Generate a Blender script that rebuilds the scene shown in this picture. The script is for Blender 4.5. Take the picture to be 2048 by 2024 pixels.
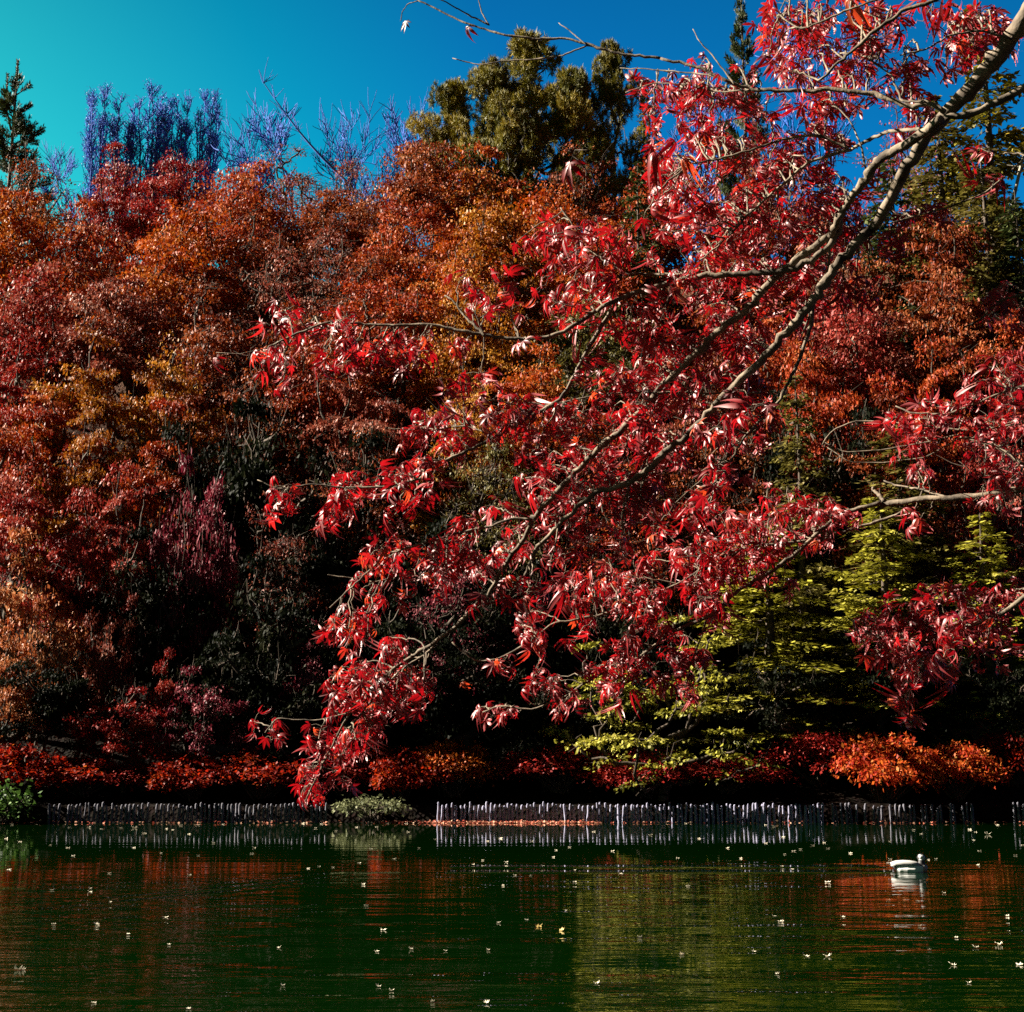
import bpy, math, random
import numpy as np
from mathutils import Vector

# ---------------------------------------------------------------- camera, sky, sun, exposure
SC = bpy.context.scene
for o in list(bpy.data.objects):
    bpy.data.objects.remove(o)
COL = SC.collection
F = 2800.0                      # focal length in pixels of a 2048 wide picture
PITCH = math.radians(10.80)
CAM_Z = 1.36
cd = bpy.data.cameras.new("camera")
cd.sensor_fit = 'HORIZONTAL'; cd.sensor_width = 36.0; cd.lens = 36.0 * F / 2048.0
cd.clip_start = 0.05; cd.clip_end = 2000
cam = bpy.data.objects.new("camera", cd); COL.objects.link(cam)
cam.location = (0, 0, CAM_Z); cam.rotation_euler = (math.radians(90) + PITCH, 0, 0)
SC.camera = cam

SUN_AZ, SUN_EL = math.radians(-80), math.radians(33)
W = bpy.data.worlds.new("World"); SC.world = W; W.use_nodes = True
nt = W.node_tree; N = nt.nodes; L = nt.links
bg = N['Background']
sky = N.new('ShaderNodeTexSky'); sky.sky_type = 'NISHITA'; sky.sun_disc = False
sky.sun_elevation = SUN_EL; sky.sun_rotation = SUN_AZ
sky.altitude = 1500; sky.dust_density = 0.1; sky.ozone_density = 2.0
sep = N.new('ShaderNodeSeparateColor'); L.new(sky.outputs[0], sep.inputs[0])
geo = N.new('ShaderNodeTexCoord'); sepv = N.new('ShaderNodeSeparateXYZ'); L.new(geo.outputs['Generated'], sepv.inputs[0])
def wmath(op, a, b=None, clamp=False):
    n = N.new('ShaderNodeMath'); n.operation = op; n.use_clamp = clamp
    for i, v in enumerate((a, b)):
        if v is None: continue
        if isinstance(v, (int, float)): n.inputs[i].default_value = v
        else: L.new(v, n.inputs[i])
    return n.outputs[0]
# the clear autumn sky turns from blue to turquoise towards the sun and the horizon
t1 = wmath('MULTIPLY', sepv.outputs[0], -1.7)
t2 = wmath('MULTIPLY', sepv.outputs[2], -1.0)
g = wmath('ADD', wmath('ADD', t1, t2), 1.00)
g = wmath('MAXIMUM', wmath('MINIMUM', g, 1.55), 0.52)
def wrange(v, a, b, c, d):
    n = N.new('ShaderNodeMapRange'); n.interpolation_type = 'SMOOTHSTEP'; L.new(v, n.inputs[0])
    for i, x in enumerate((a, b, c, d)): n.inputs[i + 1].default_value = x
    return n.outputs[0]
back = wrange(sepv.outputs[1], -.2, .5, .62, 0.0)
cmb = N.new('ShaderNodeCombineColor')
L.new(wmath('MULTIPLY', sep.outputs[0], wmath('ADD', wmath('MAXIMUM', wmath('SUBTRACT', wmath('MULTIPLY', g, 0.16), 0.12), 0.01), back)), cmb.inputs[0])
L.new(wmath('MULTIPLY', sep.outputs[1], wmath('MULTIPLY', g, .78)), cmb.inputs[1])
L.new(wmath('MULTIPLY', sep.outputs[2], wmath('SUBTRACT', 0.66, wmath('MULTIPLY', g, .10))), cmb.inputs[2])
# zenith and southern half of the sky dimmed on purpose to deepen the shade
fac = wmath('MULTIPLY', wrange(sepv.outputs[2], .35, .85, 1.18, .18), wrange(sepv.outputs[1], -.2, .7, .13, 1.0))
vm = N.new('ShaderNodeVectorMath'); vm.operation = 'SCALE'; L.new(cmb.outputs[0], vm.inputs[0]); L.new(fac, vm.inputs['Scale'])
L.new(vm.outputs[0], bg.inputs[0]); bg.inputs[1].default_value = 0.05

sd = bpy.data.lights.new("sun", 'SUN'); sd.energy = 5.0; sd.angle = math.radians(0.5); sd.color = (1.0, 0.91, 0.76)
sun = bpy.data.objects.new("sun", sd); COL.objects.link(sun)
TO_SUN = Vector((math.sin(SUN_AZ) * math.cos(SUN_EL), math.cos(SUN_AZ) * math.cos(SUN_EL), math.sin(SUN_EL)))
sun.rotation_euler = TO_SUN.to_track_quat('Z', 'Y').to_euler(); sun.location = TO_SUN * 200

SC.view_settings.view_transform = 'Standard'; SC.view_settings.look = 'None'
SC.view_settings.exposure = 2.3; SC.view_settings.gamma = 1.0
SC.render.engine = 'CYCLES'
SC.cycles.max_bounces = 5; SC.cycles.diffuse_bounces = 2; SC.cycles.glossy_bounces = 3
SC.cycles.transmission_bounces = 3; SC.cycles.transparent_max_bounces = 4
SC.cycles.caustics_reflective = False; SC.cycles.caustics_refractive = False
SC.cycles.use_denoising = False
SC.cycles.sample_clamp_indirect = 4.0

# ---------------------------------------------------------------- helpers
def P(px, py, Y):
    """world point at horizontal distance Y seen at pixel (px, py) of the 2048 x 2024 photograph"""
    dx = (px - 1024.0) / F; du = (1012.0 - py) / F
    c, s = math.cos(PITCH), math.sin(PITCH)
    t = Y / (c - du * s)
    return np.array((dx * t, Y, CAM_Z + (s + du * c) * t))

def on_water(px, py):
    du = (1012.0 - py) / F; c, s = math.cos(PITCH), math.sin(PITCH); t = -CAM_Z / (s + du * c)
    return np.array(((px - 1024.0) / F * t, t * (c - du * s), 0.0))

def nrm(v):
    v = np.asarray(v, float)
    n = np.linalg.norm(v, axis=-1, keepdims=True)
    return v / np.maximum(n, 1e-9)

class MB:
    """collects quads and triangles with a per-face tint and builds ONE mesh"""
    def __init__(self):
        self.v, self.q, self.tr, self.tq, self.tt, self.mq, self.mt, self.n = [], [], [], [], [], [], [], 0
    def add(self, v, q=None, tr=None, tint=0.5, mat=0):
        v = np.asarray(v, float).reshape(-1, 3)
        if q is not None and len(q):
            q = np.asarray(q, int); self.q.append(q + self.n)
            self.tq.append(np.broadcast_to(np.asarray(tint, float), (len(q),))); self.mq.append(np.full(len(q), mat))
        if tr is not None and len(tr):
            tr = np.asarray(tr, int); self.tr.append(tr + self.n)
            tt = np.asarray(tint, float)
            if tt.ndim and len(tt) != len(tr): tt = np.full(len(tr), tt.mean())
            self.tt.append(np.broadcast_to(tt, (len(tr),))); self.mt.append(np.full(len(tr), mat))
        self.v.append(v); self.n += len(v)
    def tube(self, pts, rad, sides=6, tint=0.5, cap=True, mat=0, jitter=0.0, rng=None):
        pts = np.asarray(pts, float); n = len(pts)
        rad = np.broadcast_to(np.asarray(rad, float), (n,))
        tan = np.gradient(pts, axis=0); tan = nrm(tan)
        ref = np.array((0.0, 0.0, 1.0)) if abs(tan[0][2]) < 0.9 else np.array((1.0, 0, 0))
        a = nrm(np.cross(tan[0], ref)); rings = []
        for i in range(n):
            a = nrm(a - tan[i] * np.dot(a, tan[i])); b = np.cross(tan[i], a)
            th = np.arange(sides) * 2 * np.pi / sides
            r = rad[i]
            if jitter and rng is not None: r = r * (1 + rng.uniform(-jitter, jitter, sides))[:, None]
            rings.append(pts[i] + (np.cos(th)[:, None] * a + np.sin(th)[:, None] * b) * r)
        v = np.concatenate(rings)
        i0 = (np.arange(n - 1)[:, None] * sides); j = np.arange(sides)[None, :]; j2 = (j + 1) % sides
        q = np.stack([i0 + j, i0 + j2, i0 + sides + j2, i0 + sides + j], -1).reshape(-1, 4)
        tr = None
        if cap:
            v = np.concatenate([v, pts[:1], pts[-1:]])
            c0, c1 = n * sides, n * sides + 1; jj = np.arange(sides); kk = (jj + 1) % sides; e = (n - 1) * sides
            tr = np.concatenate([np.stack([kk, jj, np.full(sides, c0)], -1), np.stack([e + jj, e + kk, np.full(sides, c1)], -1)])
        self.add(v, q, tr, tint, mat)
    def blades(self, p, d, nr, length, width, tint, fold=0.25, mat=0):
        """rhombic leaves: p base, d direction, nr normal"""
        p = np.asarray(p, float); d = nrm(d); nr = nrm(nr - d * np.sum(nr * d, -1, keepdims=True)); s = np.cross(d, nr)
        length = np.asarray(length, float)[:, None]; width = np.asarray(width, float)[:, None]
        mid = p + d * length * 0.45
        lf = mid + s * width * 0.5 - nr * width * fold; rt = mid - s * width * 0.5 - nr * width * fold
        tip = p + d * length - nr * length * 0.12
        v = np.stack([p, lf, tip, rt], 1).reshape(-1, 3)
        k = np.arange(len(p))[:, None] * 4
        self.add(v, np.concatenate([k, k + 1, k + 2, k + 3], 1), None, tint, mat)
    def mesh(self, name, smooth=False):
        me = bpy.data.meshes.new(name)
        V = np.concatenate(self.v).astype(np.float32)
        Q = np.concatenate(self.q) if self.q else np.zeros((0, 4), int)
        T = np.concatenate(self.tr) if self.tr else np.zeros((0, 3), int)
        tint = np.concatenate(self.tq + self.tt); mi = np.concatenate(self.mq + self.mt)
        nq, ntr = len(Q), len(T)
        me.vertices.add(len(V)); me.vertices.foreach_set('co', V.ravel())
        loops = np.concatenate([Q.ravel(), T.ravel()]).astype(np.int32)
        me.loops.add(len(loops)); me.loops.foreach_set('vertex_index', loops)
        me.polygons.add(nq + ntr)
        st = np.concatenate([np.arange(nq) * 4, nq * 4 + np.arange(ntr) * 3]).astype(np.int32)
        me.polygons.foreach_set('loop_start', st)
        me.polygons.foreach_set('material_index', mi.astype(np.int32))
        if smooth: me.polygons.foreach_set('use_smooth', np.ones(nq + ntr, bool))
        at = me.attributes.new('tint', 'FLOAT', 'FACE'); at.data.foreach_set('value', tint.astype(np.float32))
        me.update(calc_edges=True); me.validate()
        return me

def obj(name, me, mats, parent=None, loc=None):
    o = bpy.data.objects.new(name, me); COL.objects.link(o)
    if not isinstance(mats, (list, tuple)): mats = [mats]
    while len(me.materials) < len(mats): me.materials.append(None)
    for i, m in enumerate(mats):
        o.material_slots[i].link = 'OBJECT'; o.material_slots[i].material = m
    if parent is not None: o.parent = parent
    if loc is not None: o.location = loc
    return o

def tag(o, label=None, cat=None, group=None, kind=None):
    if label: o['label'] = label
    if cat: o['category'] = cat
    if group: o['group'] = group
    if kind: o['kind'] = kind
    return o

def empty(name, loc, label, cat, group=None, rz=0.0, scale=None):
    o = bpy.data.objects.new(name, None); COL.objects.link(o); o.empty_display_size = 0.3
    o.location = loc; o.rotation_euler = (0, 0, rz)
    if scale is not None: o.scale = scale
    return tag(o, label, cat, group)

# ---------------------------------------------------------------- materials
def new_mat(name):
    m = bpy.data.materials.new(name); m.use_nodes = True
    return m, m.node_tree.nodes, m.node_tree.links, m.node_tree.nodes['Principled BSDF']

def ramp(nodes, cols):
    r = nodes.new('ShaderNodeValToRGB'); e = r.color_ramp.elements
    while len(e) < len(cols): e.new(0.5)
    for i, c in enumerate(cols):
        e[i].position = i / (len(cols) - 1); e[i].color = (*c, 1)
    return r

def leaf_mat(name, cols, trans=0.35, rough=0.6, spec=0.15, under=None, tcol=(1, 1, 1), tboost=1.0):
    m, n, l, b = new_mat(name)
    a = n.new('ShaderNodeAttribute'); a.attribute_name = 'tint'
    r = ramp(n, cols); l.new(a.outputs['Fac'], r.inputs[0])
    col = r.outputs[0]
    if under is not None:
        g_ = n.new('ShaderNodeNewGeometry'); mx = n.new('ShaderNodeMix'); mx.data_type = 'RGBA'
        l.new(g_.outputs['Backfacing'], mx.inputs[0]); l.new(col, mx.inputs[6]); mx.inputs[7].default_value = (*under, 1)
        top = mx.outputs[2]
    else:
        top = col
    l.new(top, b.inputs['Base Color'])
    b.inputs['Roughness'].default_value = rough; b.inputs['Specular IOR Level'].default_value = spec
    t = n.new('ShaderNodeBsdfTranslucent')
    tm = n.new('ShaderNodeMix'); tm.data_type = 'RGBA'; tm.blend_type = 'MULTIPLY'; tm.inputs[0].default_value = 1
    l.new(col, tm.inputs[6]); tm.inputs[7].default_value = (tcol[0] * tboost, tcol[1] * tboost, tcol[2] * tboost, 1)
    l.new(tm.outputs[2], t.inputs[0])
    ms = n.new('ShaderNodeMixShader'); ms.inputs[0].default_value = trans
    l.new(b.outputs[0], ms.inputs[1]); l.new(t.outputs[0], ms.inputs[2])
    l.new(ms.outputs[0], n['Material Output'].inputs[0])
    return m

def bark_mat(name, c1, c2, scale=20.0, rough=0.85, bump=0.4, stretch=(1, 1, 0.25)):
    m, n, l, b = new_mat(name)
    tc = n.new('ShaderNodeTexCoord'); mp = n.new('ShaderNodeMapping'); mp.inputs['Scale'].default_value = stretch
    l.new(tc.outputs['Object'], mp.inputs[0])
    no = n.new('ShaderNodeTexNoise'); no.inputs['Scale'].default_value = scale; no.inputs['Detail'].default_value = 6
    l.new(mp.outputs[0], no.inputs[0])
    r = ramp(n, [c1, c1, c2, c2]); l.new(no.outputs[0], r.inputs[0]); l.new(r.outputs[0], b.inputs['Base Color'])
    bp = n.new('ShaderNodeBump'); bp.inputs['Strength'].default_value = bump; bp.inputs['Distance'].default_value = 0.02
    l.new(no.outputs[0], bp.inputs['Height']); l.new(bp.outputs[0], b.inputs['Normal'])
    b.inputs['Roughness'].default_value = rough; b.inputs['Specular IOR Level'].default_value = 0.2
    return m

PAL = {
    'crimson': [(.11, .004, .006), (.23, .008, .007), (.29, .020, .012), (.34, .07, .04)],
    'pinkred': [(.14, .008, .007), (.25, .018, .013), (.31, .045, .028), (.36, .12, .08)],
    'rust':    [(.15, .009, .004), (.28, .028, .005), (.34, .055, .008), (.38, .11, .03)],
    'orange':  [(.20, .018, .003), (.34, .052, .004), (.40, .095, .007), (.44, .16, .03)],
    'brown':   [(.09, .010, .004), (.18, .028, .006), (.25, .050, .010), (.32, .11, .04)],
    'mauve':   [(.11, .012, .008), (.19, .032, .017), (.26, .062, .034), (.33, .14, .09)],
    'gold':    [(.19, .035, .004), (.31, .085, .006), (.38, .14, .008), (.44, .21, .03)],
    'ochre':   [(.13, .022, .005), (.25, .065, .007), (.37, .14, .010), (.42, .21, .03)],
    'purple':  [(.07, .006, .012), (.17, .012, .026), (.24, .035, .05), (.38, .14, .15)],
    'olive':   [(.03, .026, .006), (.08, .065, .012), (.13, .11, .02), (.24, .18, .07)],
    'yellowgreen': [(.06, .060, .007), (.20, .185, .016), (.34, .31, .035), (.48, .42, .10)],
    'darkgreen': [(.010, .018, .005), (.030, .042, .010), (.06, .075, .018), (.11, .12, .035)],
    'pine':    [(.04, .046, .006), (.11, .100, .009), (.19, .15, .012), (.30, .20, .02)],
    'peach':   [(.26, .05, .012), (.38, .11, .035), (.46, .18, .07), (.50, .27, .13)],
    'ember':   [(.12, .004, .002), (.22, .009, .003), (.28, .022, .004), (.34, .07, .008)],
    'flame':   [(.26, .012, .008), (.42, .05, .010), (.50, .13, .02), (.54, .26, .08)],
    'shadegreen': [(.002, .003, .0015), (.004, .006, .0025), (.008, .010, .004), (.03, .03, .015)],  # near-black leaves carry the deep shade of the gaps
    'shrubgreen': [(.02, .05, .010), (.05, .11, .018), (.09, .17, .03), (.14, .22, .06)],
    'sage':    [(.06, .07, .035), (.12, .13, .06), (.18, .19, .09), (.24, .24, .13)],
    'hazeblue':   [(.03, .09, .36), (.05, .12, .42), (.06, .15, .46), (.09, .19, .50)],  # blue of distant haze put into the leaf colour
}
LEAF = {k: leaf_mat('leaf_' + k, v, trans=0.24, rough=.55, spec=.03 if k == 'shadegreen' else .15) for k, v in PAL.items()}
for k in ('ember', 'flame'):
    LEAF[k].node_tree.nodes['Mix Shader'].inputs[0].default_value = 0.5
for k in ('pine', 'darkgreen'):
    LEAF[k].node_tree.nodes['Mix Shader'].inputs[0].default_value = 0.12
BARK = bark_mat('bark_dark', (.030, .022, .016), (.085, .062, .045), 14)
BARK_PALE = bark_mat('bark_pale', (.22, .20, .16), (.42, .38, .31), 10)
BARK_HAZE = bark_mat('bark_blue_haze', (.035, .085, .34), (.06, .14, .46), 6, bump=0.1)  # blue of distant haze put into the bark colour
BARK_MAPLE = bark_mat('bark_maple', (.045, .034, .025), (.20, .155, .11), 24, bump=0.5, stretch=(1, 1, 1))
GROUND = None

# ---------------------------------------------------------------- terrain and water
SHORE = 40.0
def th(x, y):
    x = np.asarray(x, float); y = np.asarray(y, float)
    prof = np.interp(y, [-60, -4, 1.5, 3.2, 4.5, 38.5, 39.9, 40.3, 41.5, 45, 50, 58, 66, 74, 82, 92, 112, 170, 300],
                        [.9, .45, .28, .05, -1.1, -1.2, -.6, .42, .55, 1.6, 5.0, 11.2, 17.6, 23.2, 28.2, 33.8, 42.5, 46, 40])
    k = np.clip((y - 41) / 12, 0, 1)
    return prof + k * (0.8 * np.sin(x * .21 + y * .13) + .6 * np.sin(x * .083 - y * .19 + 1.3) + .25 * np.sin(x * .9 + y * .7))

def build_ground():
    xs = np.concatenate([np.linspace(-260, -42, 40), np.arange(-41, 41.01, .5), np.linspace(42, 260, 40)])
    ys = np.concatenate([np.linspace(-60, 1, 14), np.linspace(1.5, 5, 8), np.linspace(6, 38, 10), np.arange(38.5, 42, .2), np.arange(42, 95, .6), np.linspace(96, 300, 40)])
    X, Y = np.meshgrid(xs, ys); Z = th(X, Y)
    v = np.stack([X, Y, Z], -1).reshape(-1, 3); nx, ny = len(xs), len(ys)
    i = (np.arange(ny - 1)[:, None] * nx + np.arange(nx - 1)[None, :]).reshape(-1, 1)
    mb = MB(); mb.add(v, np.concatenate([i, i + 1, i + nx + 1, i + nx], 1))
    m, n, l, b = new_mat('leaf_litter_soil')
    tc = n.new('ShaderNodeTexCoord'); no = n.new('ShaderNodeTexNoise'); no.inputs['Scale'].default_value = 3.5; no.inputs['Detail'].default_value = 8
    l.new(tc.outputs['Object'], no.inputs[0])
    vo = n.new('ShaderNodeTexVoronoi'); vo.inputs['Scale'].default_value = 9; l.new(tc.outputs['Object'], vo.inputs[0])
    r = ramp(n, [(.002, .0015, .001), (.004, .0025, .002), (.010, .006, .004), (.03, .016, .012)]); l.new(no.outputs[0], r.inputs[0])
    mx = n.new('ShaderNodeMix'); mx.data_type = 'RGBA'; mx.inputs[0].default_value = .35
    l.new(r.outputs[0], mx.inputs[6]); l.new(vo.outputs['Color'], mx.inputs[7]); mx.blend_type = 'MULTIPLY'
    # shade put into the near-black colour of the lower bank, dry pale litter and dead grass on the upper slope
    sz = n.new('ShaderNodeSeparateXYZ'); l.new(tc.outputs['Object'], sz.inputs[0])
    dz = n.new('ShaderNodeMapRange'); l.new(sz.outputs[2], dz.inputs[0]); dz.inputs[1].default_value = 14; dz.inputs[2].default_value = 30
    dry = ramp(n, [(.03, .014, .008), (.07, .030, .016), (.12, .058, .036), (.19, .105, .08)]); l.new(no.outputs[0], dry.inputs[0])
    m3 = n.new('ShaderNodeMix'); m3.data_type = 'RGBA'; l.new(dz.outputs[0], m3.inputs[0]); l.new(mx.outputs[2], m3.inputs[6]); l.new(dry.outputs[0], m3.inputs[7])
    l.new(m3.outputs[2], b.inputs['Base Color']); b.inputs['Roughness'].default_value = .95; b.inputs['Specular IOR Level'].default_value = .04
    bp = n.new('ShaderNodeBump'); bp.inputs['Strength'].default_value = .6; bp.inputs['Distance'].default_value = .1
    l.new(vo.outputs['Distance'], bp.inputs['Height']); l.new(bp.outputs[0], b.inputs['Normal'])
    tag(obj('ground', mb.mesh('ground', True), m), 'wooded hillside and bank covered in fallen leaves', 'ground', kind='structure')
build_ground()

DUCK = on_water(1822, 1744)
def build_water():
    mb = MB(); mb.add([(-260, 2.2, 0), (260, 2.2, 0), (260, 40.25, 0), (-260, 40.25, 0)], [[0, 1, 2, 3]])
    m, n, l, b = new_mat('pond_water')
    def mth(op, a, c=None):
        k = n.new('ShaderNodeMath'); k.operation = op
        for i, x in enumerate((a, c)):
            if x is None: continue
            if isinstance(x, (int, float)): k.inputs[i].default_value = x
            else: l.new(x, k.inputs[i])
        return k.outputs[0]
    tc = n.new('ShaderNodeTexCoord'); sx = n.new('ShaderNodeSeparateXYZ'); l.new(tc.outputs['Object'], sx.inputs[0])
    def noise(sc, scale, detail, dist=0.0, rot=0.0):
        mp = n.new('ShaderNodeMapping'); mp.inputs['Scale'].default_value = sc; mp.inputs['Rotation'].default_value = (0, 0, rot)
        l.new(tc.outputs['Object'], mp.inputs[0])
        t = n.new('ShaderNodeTexNoise'); t.inputs['Scale'].default_value = scale; t.inputs['Detail'].default_value = detail
        t.inputs['Distortion'].default_value = dist; l.new(mp.outputs[0], t.inputs[0]); return t.outputs[0]
    big = noise((.22, 1.0, 1), 1.9, 2, .3, .05)
    fine = noise((.35, 1.6, 1), 6.0, 1, .2, -.06)
    patch = noise((.12, .22, 1), 1.0, 2, .4, .1)
    pr = n.new('ShaderNodeMapRange'); l.new(patch, pr.inputs[0]); pr.inputs[1].default_value = .42; pr.inputs[2].default_value = .62
    pr.inputs[3].default_value = .35; pr.inputs[4].default_value = 1.0
    # ripples die away towards the sheltered far bank
    far = n.new('ShaderNodeMapRange'); l.new(sx.outputs[1], far.inputs[0]); far.inputs[1].default_value = 7; far.inputs[2].default_value = 24
    far.inputs[3].default_value = 1.35; far.inputs[4].default_value = .12
    h = mth('ADD', mth('MULTIPLY', big, .036), mth('MULTIPLY', fine, .005))
    h = mth('MULTIPLY', mth('MULTIPLY', h, pr.outputs[0]), far.outputs[0])
    # wake of the duck: one low ridge trailing to the left, and V shaped ripples
    dx = mth('SUBTRACT', float(DUCK[0]), sx.outputs[0]); dy = mth('SUBTRACT', sx.outputs[1], float(DUCK[1]))
    on = mth('MULTIPLY', mth('GREATER_THAN', dx, .1), mth('LESS_THAN', dx, 6.5))
    for off, amp, wd, sl in ((.0, .040, .20, .004), (1.1, .022, .20, .004)):
        e = mth('DIVIDE', mth('SUBTRACT', dy, mth('ADD', mth('MULTIPLY', dx, sl), off)), wd)
        ridge = mth('MULTIPLY', mth('POWER', 2.718, mth('MULTIPLY', mth('MULTIPLY', e, e), -1.0)), amp)
        h = mth('ADD', h, mth('MULTIPLY', ridge, on))
    # an older swell crossing the left half
    A_, B_ = on_water(150, 1806), on_water(600, 1764); sl2 = float((B_[1] - A_[1]) / (B_[0] - A_[0]))
    lx = mth('SUBTRACT', sx.outputs[0], float(A_[0])); ly = mth('SUBTRACT', mth('SUBTRACT', sx.outputs[1], float(A_[1])), mth('MULTIPLY', lx, sl2))
    sw = mth('MULTIPLY', mth('SINE', mth('MULTIPLY', ly, 7.5)), mth('POWER', 2.718, mth('MULTIPLY', mth('MULTIPLY', ly, ly), -.9)))
    ex = mth('DIVIDE', mth('SUBTRACT', lx, float(B_[0] - A_[0]) * .55), float(B_[0] - A_[0]) * .5)
    h = mth('ADD', h, mth('MULTIPLY', mth('MULTIPLY', sw, mth('POWER', 2.718, mth('MULTIPLY', mth('MULTIPLY', ex, ex), -1.0))), .007))
    ady = mth('ABSOLUTE', dy)
    vv = mth('SINE', mth('MULTIPLY', mth('SUBTRACT', ady, mth('MULTIPLY', dx, .35)), 26.0))
    vm = mth('MULTIPLY', mth('GREATER_THAN', dx, -.3), mth('LESS_THAN', ady, mth('ADD', mth('MULTIPLY', dx, .75), .35)))
    fall = mth('POWER', 2.718, mth('MULTIPLY', mth('ABSOLUTE', dx), -.9))
    h = mth('ADD', h, mth('MULTIPLY', mth('MULTIPLY', vv, vm), mth('MULTIPLY', fall, .004)))
    bp = n.new('ShaderNodeBump'); bp.inputs['Strength'].default_value = 1.0; bp.inputs['Distance'].default_value = 1.0
    l.new(h, bp.inputs['Height']); l.new(bp.outputs[0], b.inputs['Normal'])
    b.inputs['Base Color'].default_value = (.0005, .0058, .0003, 1); b.inputs['Roughness'].default_value = .02
    b.inputs['IOR'].default_value = 1.33; b.inputs['Specular IOR Level'].default_value = .5
    tag(obj('water', mb.mesh('water'), m), 'dark green rippled pond reflecting the autumn trees', 'water', kind='structure')
build_water()

# ---------------------------------------------------------------- tree makers (each returns wood mesh, leaf mesh; unit sized in metres)
def skeleton(mb, nodes, base, rng, r0, trunk_top, sides=5, sag=0.12, rmin=0.012, tint=0.5):
    """joins pad centres to the trunk through nearest inner neighbours"""
    pts = [np.array(base, float)]; par = [-1]
    for k in range(1, 5):
        t = k / 4; pts.append(np.array(base) + (np.array(trunk_top) - np.array(base)) * t + rng.normal(0, .10, 3) * (1, 1, 0)); par.append(len(pts) - 2)
    top = np.array(trunk_top)
    order = np.argsort(np.linalg.norm(nodes - top, axis=1))
    for i in order:
        p = nodes[i]; A = np.array(pts)
        d = np.linalg.norm(A - p, axis=1); d0 = np.linalg.norm(A - top, axis=1)
        cost = d + 0.25 * d0 + np.where(A[:, 2] > p[2] + .2, 1.5, 0); cost[:2] += 5
        j = int(np.argmin(cost))
        if d[j] > 2.0:      # a mid node keeps the limb curved
            mid = (pts[j] * .5 + p * .5) + rng.normal(0, .15, 3); mid[2] += .1 * d[j]
            pts.append(mid); par.append(j); j = len(pts) - 1
        pts.append(p.copy()); par.append(j)
    load = np.ones(len(pts))
    for i in range(len(pts) - 1, 0, -1): load[par[i]] += load[i]
    rad = np.maximum(r0 * (load / load[0]) ** .45, rmin)
    for i in range(1, len(pts)):
        a, b = pts[par[i]], pts[i]; ln = np.linalg.norm(b - a)
        n = 2 if ln < .4 else 4
        t = np.linspace(0, 1, n + 1)[:, None]
        c = a + (b - a) * t; c[1:-1] += rng.normal(0, .05 * min(ln, 1.5), (n - 1, 3)); c[:, 2] -= (np.sin(t[:, 0] * np.pi) * sag * ln * (.0 if i < 5 else 1))
        mb.tube(c, np.linspace(min(rad[par[i]], rad[i] * 1.5), rad[i], n + 1), sides if rad[i] > .03 else 4, tint, cap=False)
    return np.array(pts)

def make_maple(seed, H=10.0, R=4.0, npad=70, leaves=12000, flat=.26, size=(.10, .20), zlo=.25, twigs=2, padr=(.7, 1.35)):
    rng = np.random.default_rng(seed)
    wood, crown = MB(), MB()
    th_ = rng.uniform(0, 2 * np.pi, npad); rr = R * np.sqrt(rng.uniform(0, 1, npad)) * rng.uniform(.85, 1.12, npad)
    lob = rng.uniform(0, 6.28, 2); ztop = H * (1 - .42 * (rr / R) ** 2.2) * (1 - .16 * (rr / R) * (1 + np.sin(3 * th_ + lob[0])) - .07 * (1 + np.sin(5 * th_ + lob[1]))); z = zlo * H + (ztop - zlo * H) * rng.uniform(0, 1, npad) ** .6
    C = np.stack([np.cos(th_) * rr, np.sin(th_) * rr, z], 1)
    C += rng.normal(0, .25, C.shape)
    skeleton(wood, C, (0, 0, -.3), rng, .05 * H ** .75, (rng.normal(0, .5), rng.normal(0, .5), .30 * H), rmin=.018)
    hue = rng.normal(.42, .20, npad)
    per = rng.multinomial(leaves, rng.dirichlet(np.full(npad, 3.0)))
    for k in range(npad):
        n = per[k]
        if n < 3: continue
        pr = rng.uniform(*padr) * (R / 4.0) ** .5
        a = rng.uniform(0, 2 * np.pi, n); q = np.sqrt(rng.uniform(0, 1, n)) * pr * (1 + .3 * np.sin(3 * a + rng.uniform(0, 6)))
        ta = rng.normal(0, .16, 2); dz = rng.normal(0, flat * .5, n) * pr - .08 * (q / pr) ** 2 * pr + np.cos(a) * q * ta[0] + np.sin(a) * q * ta[1]
        p = C[k] + np.stack([np.cos(a) * q, np.sin(a) * q, dz], 1)
        d = np.stack([np.cos(a), np.sin(a), rng.normal(-.35, .45, n)], 1) + rng.normal(0, .6, (n, 3))
        nr = np.array((0, 0, 1.0)) + rng.normal(0, .55, (n, 3))
        ln = rng.uniform(size[0], size[1], n)
        crown.blades(p, d, nr, ln * 1.2, ln * rng.uniform(.6, 1.0, n), np.clip(hue[k] + rng.normal(0, .24, n), 0, 1), .2)
        for _ in range(twigs):      # fine twigs inside the pad
            e = C[k] + np.array([rng.normal(0, pr * .6), rng.normal(0, pr * .6), rng.normal(.15, .25)])
            wood.tube([C[k], (C[k] + e) / 2 + rng.normal(0, .08, 3), e], [.016, .012, .006], 3, .5, False)
    return wood.mesh('maple_wood', True), crown.mesh('maple_crown')

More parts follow.
